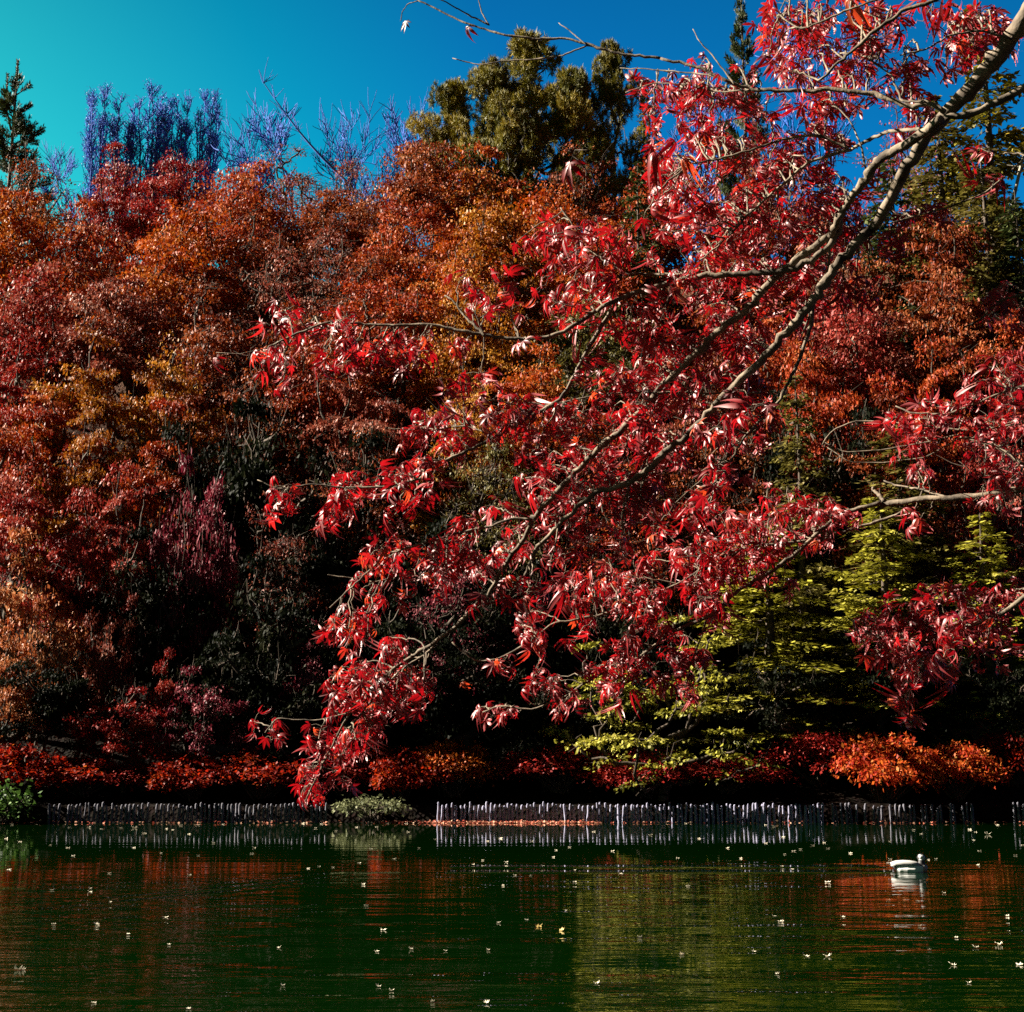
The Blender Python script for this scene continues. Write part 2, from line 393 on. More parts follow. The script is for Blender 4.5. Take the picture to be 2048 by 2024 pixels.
def make_fir(seed, H=10.0, R=2.6, step=.42, droop=.30, blade=(.16, .28), dens=1.0, zlo=.10, curve=1.0):
    rng = np.random.default_rng(seed); wood, crown = MB(), MB()
    wood.tube([(0, 0, -.3), (.05, 0, H * .3), (-.04, .05, H * .65), (0, 0, H)], [.020 * H, .016 * H, .009 * H, .012], 7)
    z = zlo * H
    while z < H * .985:
        f = (1 - z / H); Lb = R * f ** .8 * curve + .12
        for k in range(rng.integers(4, 7)):
            a = rng.uniform(0, 2 * np.pi); ln = Lb * rng.uniform(.65, 1.15); dr = rng.normal(droop, .10)
            t = np.linspace(0, 1, 6)
            d = np.array((math.cos(a), math.sin(a), 0)); s = np.array((-math.sin(a), math.cos(a), 0))
            c = np.array((0, 0, z + rng.uniform(-.2, .2))) + d * (t * ln)[:, None]
            c[:, 2] += ln * (.18 * t * (1 if f < .5 else .6) - dr * t ** 1.8 + .10 * t ** 4)
            wood.tube(c, np.linspace(.012 + .010 * ln, .006, 6), 3, .5, False)
            hue = rng.normal(.45, .14)
            nt_ = max(4, int(ln * 8 * dens))
            tt = np.sort(rng.uniform(.12, 1, nt_))
            for q in tt:
                p0 = np.array([np.interp(q, t, c[:, i]) for i in range(3)])
                sl = (.18 + .42 * (1 - q)) * min(ln, 1.8) * rng.uniform(.7, 1.2)
                for sg in (-1, 1):
                    nb = max(3, int(sl * 9))
                    u = np.linspace(.05, 1, nb)
                    dd = nrm(d * .75 + s * sg)
                    pp = p0 + dd * (u * sl)[:, None]; pp[:, 2] -= .22 * sl * u ** 2
                    pp += rng.normal(0, .03, pp.shape)
                    bd = dd + rng.normal(0, .45, (nb, 3)) * (1, 1, .5) + np.array((0, 0, -.15))
                    bl = rng.uniform(*blade, nb)
                    crown.blades(pp, bd, np.array((0, 0, 1.0)) + rng.normal(0, .35, (nb, 3)), bl, bl * .55, np.clip(hue + .25 * u - .1 + rng.normal(0, .12, nb), 0, 1), .15)
        z += step * rng.uniform(.8, 1.2)
    return wood.mesh('fir_wood', True), crown.mesh('fir_crown')

def make_spruce(seed, H=9.0, R=2.0, leaders=1):
    """stiff upswept shoots clothed all round in needles"""
    rng = np.random.default_rng(seed); wood, crown = MB(), MB()
    wood.tube([(0, 0, -.3), (.0, 0, H * .5), (0, 0, H)], [.016 * H, .010 * H, .05], 7)
    shoots = [(np.array((0, 0, H - 1.6)), np.array((0, 0, 1.0)), 1.6, .09)]
    if leaders > 1:
        wood.tube([(-.1, 0, H - 2.6), (-.42, .1, H - 1.8), (-.46, .1, H - .5)], [.06, .05, .03], 5)
        shoots.append((np.array((-.46, .1, H - 1.9)), np.array((0, 0, 1.0)), 1.4, .09))
    z = H * .12
    while z < H - 1.0:
        f = 1 - z / H; Lb = R * min(1, f * 1.5) ** .8
        for k in range(6):
            a = rng.uniform(0, 2 * np.pi); ln = Lb * rng.uniform(.7, 1.15)
            d = np.array((math.cos(a), math.sin(a), .15 + .55 * (1 - f) + rng.normal(0, .08))); d = nrm(d)
            p0 = np.array((0, 0, z + rng.uniform(-.2, .2)))
            t = np.linspace(0, 1, 4)[:, None]
            c = p0 + d * ln * t; c[:, 2] += .18 * ln * t[:, 0] ** 2 - .1 * ln * t[:, 0]
            wood.tube(c, np.linspace(.03, .012, 4), 4, .5, False)
            shoots.append((c[1], c[3] - c[1], np.linalg.norm(c[3] - c[1]) * 1.05, .11))
            for j in range(int(1 + ln * 2.6)):
                q = rng.uniform(.25, .95); sg = rng.choice((-1, 1)); s = np.array((-math.sin(a), math.cos(a), .25)) * sg
                shoots.append((p0 + d * ln * q, nrm(d + s * rng.uniform(.6, 1.1)), (.25 + .5 * (1 - q)) * min(ln, 1.3), .10))
        z += .46 * rng.uniform(.85, 1.15)
    for p, d, ln, r in shoots:
        n = int(ln * 95) + 8; d = nrm(d)
        e1 = nrm(np.cross(d, (0.3, .2, 1.0))); e2 = np.cross(d, e1)
        th_ = rng.uniform(0, 2 * np.pi, n); u = rng.uniform(0, 1, n)
        rad = np.cos(th_)[:, None] * e1 + np.sin(th_)[:, None] * e2
        bd = rad + d * .9
        bl = rng.uniform(.8, 1.25, n) * r * 1.6
        crown.blades(p + d * (u * ln)[:, None], bd, np.cross(bd, d) + .2 * rad, bl, bl * .22, np.clip(rng.normal(.42, .2, n), 0, 1), .1)
    return wood.mesh('spruce_wood', True), crown.mesh('spruce_crown')

def make_pine(seed, H=14.0, R=5.0, npad=85):
    rng = np.random.default_rng(seed); wood, crown = MB(), MB()
    th_ = rng.uniform(0, 2 * np.pi, npad); z = H * rng.uniform(.30, 1.0, npad); rr = R * np.clip((1.10 - z / H) * 2.6, .2, 1) * np.sqrt(rng.uniform(.05, 1, npad)) * np.where(z > .8 * H, rng.choice((.35, 1.0), npad), 1)
    C = np.stack([np.cos(th_) * rr, np.sin(th_) * rr, z], 1)
    skeleton(wood, C, (0, 0, -.3), rng, .24, (.3, .1, .62 * H), rmin=.03)
    for k in range(npad):
        pr = rng.uniform(.6, 1.1); hue = rng.normal(.5, .15); nt_ = int(26 * pr)
        T = C[k] + nrm(rng.normal(0, 1, (nt_, 3))) * (pr * rng.uniform(.3, 1, (nt_, 1)) ** .5) * (1, 1, .55)
        for tpt in T:
            n = 40; d = rng.normal(0, 1, (n, 3)) + np.array((0, 0, .9)) + nrm(tpt - C[k]) * .8
            bl = rng.uniform(.22, .40, n)
            crown.blades(np.repeat(tpt[None], n, 0) + rng.normal(0, .05, (n, 3)), d, rng.normal(0, 1, (n, 3)), bl * 1.1, bl * .13, np.clip(hue + rng.normal(0, .15, n), 0, 1), .1)
    return wood.mesh('pine_wood', True), crown.mesh('pine_crown')

def make_bare(seed, H=12.0, spread=.55, levels=5, r0=.16, rmin=.028, kids=(3, 5), up=.25, lean=(0, 0), twig_len=.62):
    rng = np.random.default_rng(seed); wood = MB(); tips = []
    def grow(p, d, ln, r, lv):
        n = 5; c = [p]; dd = d
        for i in range(n):
            dd = nrm(dd + rng.normal(0, .10, 3) + np.array((0, 0, up * .25)))
            c.append(c[-1] + dd * ln / n)
        c = np.array(c); wood.tube(c, np.linspace(r, max(r * .45, rmin * .6), n + 1), 6 if r > .08 else 3, .5, False)
        if lv == 0:
            tips.append(c[-1]); return
        for k in range(rng.integers(*kids)):
            q = rng.uniform(.3, 1.0); i = min(int(q * n), n - 1); b = c[i] + (c[i + 1] - c[i]) * (q * n - i)
            ax = nrm(rng.normal(0, 1, 3)); ax = nrm(ax - dd * np.dot(ax, dd))
            nd = nrm(dd * (1 - spread * rng.uniform(.5, 1)) + ax * spread + np.array((0, 0, up)))
            grow(b, nd, ln * rng.uniform(.45, .75) * (1.0 if lv > 1 else twig_len / .6), max(r * .5, rmin), lv - 1)
    grow(np.array((0, 0, -.3)), nrm(np.array((lean[0], lean[1], 1.0))), H * .55, r0, levels)
    return wood.mesh('bare_wood', True), np.array(tips)

def make_poplar(seed, H=18.0, stems=8):
    """broom shaped tree whose nearly leafless twigs all climb"""
    rng = np.random.default_rng(seed); wood, crown = MB(), MB(); tips = []
    for s in range(stems):
        a = 2 * np.pi * s / stems + rng.uniform(-.4, .4); off = np.array((math.cos(a), math.sin(a), 0)) * .3
        topxy = off * rng.uniform(1.0, 5.0); hs = H * rng.uniform(.80, 1.0)
        t = np.linspace(0, 1, 9)[:, None]
        c = off * .3 * (1 - t) + topxy * np.minimum(t * 1.25, 1) ** .9; c = c + np.array((0, 0, 1.0)) * hs * t + rng.normal(0, .07, (9, 3))
        wood.tube(c, np.linspace(.16, .035, 9), 5, .5, False)
        for k in range(27):
            q = rng.uniform(.35, .99); b = np.array([np.interp(q, t[:, 0], c[:, i]) for i in range(3)])
            az = rng.uniform(0, 6.3); ln = (1.2 - q) * rng.uniform(1.0, 2.6) + .3
            e = b + np.array((math.cos(az) * .5, math.sin(az) * .5, .9)) * ln
            m = (b + e) / 2 + np.array((math.cos(az), math.sin(az), 0)) * .10 * ln
            wood.tube([b, m, e], [.05, .04, .022], 3, .5, False); tips += [m, e]
            for j in range(4):
                u = rng.uniform(.2, 1); b2 = b + (e - b) * u; az2 = rng.uniform(0, 6.3)
                e2 = b2 + np.array((math.cos(az2) * .6, math.sin(az2) * .6, .8)) * rng.uniform(.3, .9)
                wood.tube([b2, (b2 + e2) / 2 + rng.normal(0, .04, 3), e2], [.034, .03, .02], 3, .5, False); tips += [e2]
    T_ = np.array(tips); n = len(T_) * 3
    p = np.repeat(T_, 3, 0) + rng.normal(0, .10, (n, 3)); bl = rng.uniform(.08, .17, n)
    crown.blades(p, rng.normal(0, 1, (n, 3)), rng.normal(0, 1, (n, 3)), bl, bl * .7, rng.uniform(0, 1, n), .1)
    return wood.mesh('poplar_wood', True), crown.mesh('poplar_crown')

def make_shrub(seed, R=1.2, H=1.3, leaves=3500, layered=True, size=(.05, .10), npad=26):
    rng = np.random.default_rng(seed); wood, crown = MB(), MB()
    th_ = rng.uniform(0, 2 * np.pi, npad); rr = R * np.sqrt(rng.uniform(0, 1, npad))
    z = H * (1 - .45 * (rr / R) ** 2) * rng.uniform(.55, 1.0, npad)
    C = np.stack([np.cos(th_) * rr, np.sin(th_) * rr, z], 1)
    for k in range(npad):
        b = np.array((rng.normal(0, .12), rng.normal(0, .12), -.1))
        m = (b + C[k]) / 2 + np.array((0, 0, .12)) + rng.normal(0, .06, 3)
        wood.tube([b, m, C[k]], [.022, .014, .007], 4, .5, False)
    per = rng.multinomial(leaves, rng.dirichlet(np.full(npad, 4.0)))
    for k in range(npad):
        n = per[k]; pr = rng.uniform(.25, .5) * R; a = rng.uniform(0, 6.3, n); q = np.sqrt(rng.uniform(0, 1, n)) * pr
        p = C[k] + np.stack([np.cos(a) * q, np.sin(a) * q, rng.normal(0, .07 if layered else .22, n) - .25 * q ** 2 / pr], 1)
        d = np.stack([np.cos(a), np.sin(a), rng.normal(-.3, .4, n)], 1) + rng.normal(0, .5, (n, 3))
        bl = rng.uniform(*size, n)
        crown.blades(p, d, np.array((0, 0, 1.0)) + rng.normal(0, .5, (n, 3)), bl * 1.3, bl * .85, np.clip(rng.normal(.45, .12) + rng.normal(0, .2, n), 0, 1), .2)
    return wood.mesh('shrub_wood', True), crown.mesh('shrub_crown')

MAPLES = [make_maple(11, npad=100, leaves=19000, zlo=.32, flat=.15, padr=(.7, 1.7), twigs=3), make_maple(12, npad=85, leaves=17000, flat=.2, zlo=.30, padr=(.6, 1.6), twigs=3),
          make_maple(13, R=4.4, npad=110, leaves=19000, flat=.13, zlo=.35, padr=(.7, 1.7), twigs=3), make_maple(14, npad=80, leaves=15000, zlo=.38, flat=.18, padr=(.6, 1.6), twigs=4)]
SPARSE = [make_maple(21, npad=100, leaves=7500, twigs=7, size=(.09, .16), flat=.16, padr=(.7, 1.6)), make_maple(22, npad=90, leaves=6500, twigs=8, size=(.09, .16), flat=.16, padr=(.7, 1.6))]
LAYERED = [make_maple(15, npad=46, leaves=16000, zlo=.36, flat=.10, padr=(.8, 1.7), twigs=2), make_maple(16, npad=38, leaves=14000, zlo=.42, flat=.10, padr=(.9, 1.8), twigs=2),
           make_maple(17, npad=52, leaves=16000, zlo=.34, flat=.12, padr=(.8, 1.5), twigs=2)]
DOMES = [make_maple(31, H=4.0, R=2.4, npad=46, leaves=9000, size=(.06, .12), zlo=.3, flat=.22, padr=(.5, .9)),
         make_maple(32, H=4.0, R=2.4, npad=40, leaves=8000, size=(.06, .12), zlo=.35, flat=.3, padr=(.5, .9))]
LOWPAD = make_maple(35, H=4.0, R=2.6, npad=60, leaves=7000, size=(.06, .12), zlo=.12, flat=.10, padr=(.4, .8))
FIRS = [make_fir(41), make_fir(42, droop=.22, step=.5), make_fir(43, R=3.0, droop=.38, step=.48)]
SPRUCES = [make_spruce(51, leaders=2, R=2.3), make_spruce(52, R=1.7)]
PINE = make_pine(61)
POPLARS = [make_poplar(71), make_poplar(72)]
BARES = [make_bare(81, kids=(4, 6), rmin=.034, levels=4), make_bare(82, kids=(4, 6), spread=.6, rmin=.034, levels=4)]
LEANING = make_bare(83, H=14, levels=3, r0=.13, spread=.45, lean=(-.95, 0), up=.05)
SHRUBS = [make_shrub(91, leaves=6000, npad=40), make_shrub(92, npad=46, leaves=6000), make_shrub(93, R=1.4, npad=44, leaves=6500)]
BUSH = make_shrub(94, R=.8, H=1.0, leaves=420, layered=False, size=(.10, .17), npad=22)
SAGE = make_shrub(95, R=1.0, H=.7, leaves=900, layered=True, size=(.06, .12), npad=20)

BOUNDS = {}
def bounds(me):
    if me.name not in BOUNDS:
        c = np.empty(len(me.vertices) * 3, np.float32); me.vertices.foreach_get('co', c); c = c.reshape(-1, 3)
        BOUNDS[me.name] = (float(np.percentile(np.hypot(c[:, 0], c[:, 1]), 97.5)), float(np.percentile(c[:, 2], 99.8)))
    return BOUNDS[me.name]

def plant(name, proto, px, ytop, Y, wpx, leaf, label, cat='tree', group=None, bark=None, R0=4.0, H0=10.0, rz=None, zb=None, hmin=3.0):
    top = P(px, ytop, Y); zb = float(th(top[0], Y)) if zb is None else zb
    h = max(hmin, top[2] - zb); w = wpx / F * Y / 2
    R0, H0 = bounds(proto[1] if len(proto) > 1 and isinstance(proto[1], bpy.types.Mesh) else proto[0])
    rnd = random.Random(px * 7 + ytop)
    e = empty(name, (top[0], Y, zb), label, cat, group, rnd.uniform(0, 6.28) if rz is None else rz, (w / R0, w / R0, h / H0))
    obj('trunk', proto[0], bark or BARK, e)
    if len(proto) > 1 and isinstance(proto[1], bpy.types.Mesh):
        obj('crown', proto[1], LEAF[leaf], e)
    return e

M, S, D, FI = 'M', 'S', 'D', 'F'
GRP = {M: 'autumn maples on the hillside', S: 'thinning maples on the hillside', D: 'low maples near the far bank', FI: 'conifers on the hillside'}
CNT = {M: 0, S: 0, D: 0, FI: 0}
def T(kind, px, ytop, Y, wpx, leaf, label):
    protos = {M: LAYERED if Y < 56 else MAPLES, S: SPARSE, D: DOMES, FI: FIRS}[kind]
    pr = protos[CNT[kind] % len(protos)]; CNT[kind] += 1
    nm = {M: 'maple_tree', S: 'maple_tree', D: 'maple_tree', FI: 'fir_tree'}[kind]
    kw = {D: dict(R0=2.5, H0=4.0, hmin=1.6), FI: dict(R0=2.6, H0=10.0)}.get(kind, {})
    plant(nm, pr, px, ytop, Y, wpx, leaf, label, 'tree', GRP[kind], **kw)

# skyline row
T(S, 60, 325, 82, 300, 'brown', 'olive brown maple crown at the foot of the two-tipped spruce')
T(M, 238, 285, 84, 210, 'crimson', 'crimson maple in front of the left half of the blue poplars')
T(M, 345, 318, 82, 230, 'crimson', 'round crimson maple in front of the right half of the blue poplars')
T(M, 480, 330, 80, 300, 'rust', 'red brown maple to the right of the blue poplars')
T(S, 590, 300, 84, 240, 'mauve', 'thin reddish maple under the slanting bare stem')
T(S, 700, 325, 83, 260, 'mauve', 'mauve twiggy maple between the bare blue trees and the pine')
T(M, 850, 290, 80, 330, 'brown', 'brown maple filling the slope left of the big pine')
T(M, 985, 300, 78, 330, 'orange', 'orange brown maple at the foot of the big pine')
T(S, 1150, 290, 78, 300, 'brown', 'tan maple at the right foot of the big pine')
T(M, 1330, 330, 76, 320, 'rust', 'rusty maple mostly hidden behind the red leaves, upper centre')
T(M, 1560, 300, 76, 340, 'mauve', 'dusky pink maple behind the fork of the thick red-leaved bough')
T(FI, 1960, 20, 72, 330, 'pine', 'tall golden green conifer in the top right corner')
T(S, 1800, 250, 79, 300, 'pinkred', 'pale pink maple behind the top of the thick bough')
# second row
T(M, 20, 385, 70, 320, 'orange', 'orange maple at the left edge under the two-tipped spruce')
T(M, 190, 400, 71, 300, 'rust', 'rust red maple below the left crimson crown')
T(M, 370, 420, 70, 300, 'orange', 'orange and rust maple below the round crimson crown')
T(S, 520, 430, 71, 300, 'brown', 'bare-branched brown maple in front of the greyish hillside gap')
T(S, 660, 460, 69, 260, 'mauve', 'nearly leafless grey pink maple above the left red spray')
T(M, 830, 400, 70, 310, 'rust', 'rust orange maple above the black upper twig')
T(M, 990, 410, 68, 300, 'gold', 'golden orange maple left of the pale curled leaves')
T(M, 1200, 450, 67, 320, 'orange', 'orange maple showing between the upper red sprays')
T(FI, 1275, 330, 66, 180, 'darkgreen', 'small dark green conifer beside the hanging single red leaf')
T(M, 1480, 470, 66, 320, 'brown', 'brown maple behind the middle of the red mass')
T(FI, 1780, 330, 64, 300, 'darkgreen', 'dark green conifer just right of the thick bough')
T(FI, 1960, 310, 66, 300, 'olive', 'olive conifer near the right edge, under the top corner conifer')
# third row
T(M, 60, 540, 62, 330, 'pinkred', 'pinkish brown maple at the left edge, above the crimson one')
T(M, 240, 560, 61, 300, 'mauve', 'faded pink maple left of the black bare branches')
T(S, 400, 570, 60, 300, 'brown', 'sparse brown maple with black bare branches, left of the leftmost red spray')
T(M, 580, 600, 60, 280, 'brown', 'dull brown maple behind the upper left red spray')
T(M, 780, 560, 61, 300, 'rust', 'rusty maple above the gnarled black twig')
T(M, 960, 560, 60, 300, 'gold', 'bright golden maple behind the black twig in the centre')
T(M, 1180, 600, 59, 300, 'olive', 'olive brown maple behind the lichen-covered twig')
T(M, 1420, 620, 59, 320, 'brown', 'dark brown maple behind the lower fork of the bough')
T(M, 1690, 590, 59, 340, 'pinkred', 'pinkish red maple just right of the forked pale branch')
T(M, 1890, 560, 60, 330, 'brown', 'brown pink maple above the rust red one at the right')
T(M, 2040, 620, 58, 250, 'rust', 'rust maple cut by the right edge behind the orange leaves')
# fillers between the rows
T(S, 560, 500, 66, 300, 'mauve', 'grey pink twiggy maple in the middle of the pale slope gap')
T(S, 730, 520, 65, 300, 'brown', 'thin brown maple right of the pale slope gap')
T(M, 130, 480, 66, 320, 'rust', 'rust maple between the left orange and pinkish crowns')
T(M, 320, 500, 65, 320, 'orange', 'orange brown maple above the black bare branches')
T(M, 480, 370, 75, 320, 'rust', 'red rust maple under the bare blue tree right of the poplars')
T(M, 660, 390, 75, 320, 'brown', 'reddish brown maple at the foot of the slanting bare stem')
T(M, 900, 480, 64, 300, 'orange', 'orange maple between the rusty and golden ones in the centre')
T(M, 1100, 400, 72, 320, 'orange', 'orange brown maple behind the single hanging red leaf')
T(M, 1650, 480, 66, 330, 'brown', 'brown maple seen under the thick bough')
T(FI, 1870, 200, 70, 300, 'olive', 'olive green conifer right of the upper thick bough')
T(M, 1860, 430, 63, 340, 'brown', 'dull brown maple under the olive conifers at the right')
T(FI, 2030, 400, 62, 260, 'darkgreen', 'dark green conifer cut by the right edge above the orange leaves')
T(M, 1740, 560, 60, 320, 'mauve', 'dusty mauve maple behind the pinkish red one at the right')
T(M, 1560, 640, 58, 300, 'rust', 'rust maple behind the forked pale branch')
T(M, 650, 660, 58, 320, 'rust', 'rust brown maple right behind the upper left red spray')
T(M, 440, 640, 58, 300, 'brown', 'brown maple behind the lone hanging red leaf')
T(M, 1080, 700, 56, 300, 'orange', 'orange brown maple behind the centre twigs')
T(M, 1320, 760, 55, 300, 'mauve', 'mauve maple hidden behind the centre of the near boughs')
T(M, 1780, 790, 51, 300, 'brown', 'dark brown maple over the olive conifer at the right')
T(M, 110, 760, 52, 280, 'rust', 'dark rust maple between the left crimson and ochre crowns')
# fourth row
T(M, 20, 680, 55, 260, 'crimson', 'crimson maple at the left edge, halfway up the wood')
T(M, 190, 660, 54, 300, 'ochre', 'ochre yellow maple near the left edge, halfway up the wood')
T(M, 350, 690, 54, 260, 'gold', 'gold brown maple left of the lone hanging red leaf')
T(S, 520, 740, 54, 280, 'brown', 'thin brown maple under the upper left red spray')
T(M, 720, 730, 54, 300, 'mauve', 'dusty pink maple below the upper left red spray')
T(M, 930, 690, 53, 260, 'ochre', 'yellow ochre maple in the gap under the black twig')
T(S, 1180, 760, 53, 300, 'rust', 'thin rusty maple behind the centre of the red sprays')
T(S, 1430, 790, 52, 300, 'brown', 'thin dark maple behind the right part of the red sprays')
T(M, 1650, 680, 54, 280, 'rust', 'rust red maple over the dark hollow right of the bough')
T(M, 1840, 690, 53, 300, 'rust', 'orange rust maple above the looped pink twigs')
T(M, 2020, 700, 54, 240, 'crimson', 'crimson maple at the right edge, halfway up the wood')
# fifth row
T(M, 30, 830, 50, 270, 'rust', 'rusty maple at the left edge above the pink crimson crown')
T(M, 170, 815, 49.5, 240, 'ochre', 'dark ochre maple with yellow leaf clusters, left part')
T(M, 330, 800, 50, 260, 'rust', 'red rust maple with a slanting dark crown, left of the black gap')
T(S, 730, 860, 49, 280, 'brown', 'thin brown maple behind the middle left red spray')
T(S, 980, 880, 49, 280, 'olive', 'thin olive maple in the dark gap left of the central red mass')
T(S, 1250, 930, 49, 280, 'rust', 'thin rust maple behind the lower central red sprays')
T(FI, 1590, 760, 49.5, 220, 'olive', 'olive conifer in the dark hollow right of the thin pale branch')
T(FI, 1790, 840, 48.5, 330, 'olive', 'olive conifer behind the looped pink twigs')
T(S, 1990, 860, 48.5, 240, 'pinkred', 'thin pinkish maple at the right edge below the crimson one')
# sixth row
T(M, 60, 925, 46.5, 290, 'pinkred', 'pink crimson maple crown at the left edge')
T(M, 220, 930, 46.5, 250, 'pinkred', 'pink crimson maple next to the dark purple one')
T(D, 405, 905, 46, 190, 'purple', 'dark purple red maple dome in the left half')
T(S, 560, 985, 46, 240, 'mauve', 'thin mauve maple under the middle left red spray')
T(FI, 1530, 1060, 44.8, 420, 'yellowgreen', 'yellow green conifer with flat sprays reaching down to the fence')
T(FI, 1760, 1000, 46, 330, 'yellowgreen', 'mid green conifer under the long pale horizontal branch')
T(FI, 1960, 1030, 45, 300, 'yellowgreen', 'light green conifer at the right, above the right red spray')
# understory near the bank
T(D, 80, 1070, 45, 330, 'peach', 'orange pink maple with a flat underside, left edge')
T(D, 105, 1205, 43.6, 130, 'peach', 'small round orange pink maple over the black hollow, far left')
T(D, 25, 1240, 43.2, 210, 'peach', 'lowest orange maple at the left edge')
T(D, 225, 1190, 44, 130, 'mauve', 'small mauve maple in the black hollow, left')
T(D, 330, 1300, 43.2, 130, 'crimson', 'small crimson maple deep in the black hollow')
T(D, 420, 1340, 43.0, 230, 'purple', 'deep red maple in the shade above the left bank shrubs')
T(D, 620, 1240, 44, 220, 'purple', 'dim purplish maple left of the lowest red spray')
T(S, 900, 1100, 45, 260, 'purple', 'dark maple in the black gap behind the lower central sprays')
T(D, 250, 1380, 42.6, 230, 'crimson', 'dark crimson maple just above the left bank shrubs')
plant('layered_tree', LOWPAD, 1320, 1230, 41.6, 460, 'yellowgreen', 'low yellow green layered tree leaning over the pale stakes', 'tree')

for px, yt, Y, w, lb in ((560, 1130, 44.5, 330, 'added shade-black evergreen in the hollow left of the lower red sprays'), (470, 1250, 43.6, 300, 'added shade-black evergreen low in the hollow above the left bank shrubs'),
                         (300, 1075, 46.2, 300, 'added shade-black evergreen between the flat orange maple and the dark hollow'), (60, 1300, 43.0, 260, 'added shade-black evergreen under the lowest orange maple, left edge'),
                         (800, 1000, 47.5, 420, 'added shade-black evergreen in the gap left of the central boughs'), (800, 1200, 44.2, 330, 'added shade-black evergreen behind the lowest leafy bough'), (960, 1290, 43.6, 330, 'added shade-black evergreen behind the single small red spray'),
                         (1120, 1330, 43.4, 300, 'added shade-black evergreen left of the low yellow green layered tree'), (1560, 1290, 43.8, 300, 'added shade-black evergreen behind the thin pale trunk'),
                         (1760, 1240, 44.2, 330, 'added shade-black evergreen behind the right lower red spray'), (1960, 1300, 43.6, 300, 'added shade-black evergreen above the orange tinged bank shrub'),
                         (170, 1290, 43.8, 260, 'added shade-black evergreen between the small left domes'), (660, 1330, 43.2, 300, 'added shade-black evergreen right behind the lowest red tip'),
                         (380, 1130, 46.5, 300, 'added shade-black evergreen right of the flat orange maple'), (620, 800, 50.0, 420, 'added shade-black evergreen high in the gap between the two left sprays'),
                         (440, 800, 50.5, 300, 'added shade-black evergreen above the dark purple dome'), (1000, 1120, 46, 300, 'added shade-black evergreen behind the central bough'),
                         (1640, 770, 52, 300, 'added shade-black evergreen filling the hollow under the pinkish red maple'), (1250, 1130, 45.5, 300, 'added shade-black evergreen behind the lower right sprays')):
    plant('shade_fill_evergreen', DOMES[px % 2], px, yt, Y, w, 'shadegreen', lb, 'tree', 'added shade-black evergreens in the hollows', R0=2.5, H0=4.0)  # evergreens added to fill the gaps with painted shade

for k, (X, Y, h, w, lb) in enumerate(((-22.5, 41.3, 6.0, 6.0, 'unseen rust maple added beyond the left edge to shade the bank'),)):  # unseen tree, added to block the sun from the left bank
    if not h: continue
    b_ = MAPLES[k]; r0, h0 = bounds(b_[1]); e = empty('maple_tree', (X, Y, float(th(X, Y))), lb, 'tree', None, k, (w / 2 / r0, w / 2 / r0, h / h0))
    obj('trunk', b_[0], BARK, e); obj('crown', b_[1], LEAF['rust'], e)

# skyline conifers, pine and bare blue trees behind
plant('spruce_tree', SPRUCES[0], 34, 150, 90, 185, 'darkgreen', 'dark spruce with two bare leading tips at the top left', 'tree', R0=2.4, H0=9.0, rz=.2)
plant('spruce_tree', SPRUCES[1], 1482, -6, 92, 125, 'darkgreen', 'slender dark spruce against the sky, top centre right', 'tree', R0=1.8, H0=9.0)
plant('pine_tree', PINE, 1055, 74, 86, 330, 'pine', 'broad gold green pine rising highest above the wood', 'tree', rz=.4)
plant('pine_tree', PINE, 905, 165, 84, 260, 'pine', 'lower gold green pine on the left shoulder of the highest pine', 'tree', rz=2.1)
plant('pine_tree', PINE, 985, 128, 83, 270, 'pine', 'gold green pine just left below the highest pine', 'tree', rz=5.2)
plant('pine_tree', PINE, 1145, 140, 83, 270, 'pine', 'gold green pine just right below the highest pine', 'tree', rz=3.1)
plant('pine_tree', PINE, 1225, 88, 87, 200, 'pine', 'gold green pine on the right shoulder of the highest pine', 'tree', rz=4.0)
plant('fir_tree', FIRS[1], 1295, 165, 88, 130, 'pine', 'small green conifer top against the sky right of the pine', 'tree', R0=2.6, H0=10.0)
for px, yt, w, k, lb in ((205, 170, 80, 0, 'leftmost of the five blue broom-shaped poplars'), (258, 190, 92, 1, 'second from the left of the five blue broom-shaped poplars'),
                         (316, 168, 95, 0, 'middle one of the five blue broom-shaped poplars'), (366, 186, 85, 1, 'fourth from the left of the five blue broom-shaped poplars'),
                         (415, 176, 80, 0, 'rightmost of the five blue broom-shaped poplars')):
    plant('poplar_tree', POPLARS[k], px, yt, 116, w, 'hazeblue', lb, 'tree', 'blue poplars on the skyline', BARK_HAZE, rz=px)
for px, yt, w, k, lb in ((500, 225, 130, 0, 'bare blue tree just right of the poplars'), (590, 205, 190, 1, 'bare blue tree behind the slanting stem'),
                         (690, 205, 170, 0, 'tall bare blue tree midway between poplars and pine'), (775, 225, 170, 1, 'bare blue tree left of the pine'),
                         (850, 205, 170, 0, 'bare blue tree touching the left side of the pine'), (1640, 60, 230, 1, 'bare violet tree seen between the top red leaves'),
                         (1400, 150, 200, 0, 'bare violet tree behind the twig tangle'), (150, 290, 120, 1, 'low bare blue tree between the spruce and the poplars')):
    plant('bare_tree', (BARES[k][0],), px, yt, 114, w * 1.5, None, lb, 'tree', 'bare blue trees on the skyline', BARK_HAZE, R0=2.6, H0=11.0, rz=px)
lp = P(690, 360, 100)
e = empty('bare_tree', (lp[0], 100, lp[2] - 4.2), 'slanting bare dark blue stem leaning left over the wood', 'tree')
_l = MB(); _r = np.random.default_rng(5)
_a = np.array((1.2, 0, -.2)); _b = P(527, 165, 100) - np.array((lp[0], 100, lp[2] - 4.2))
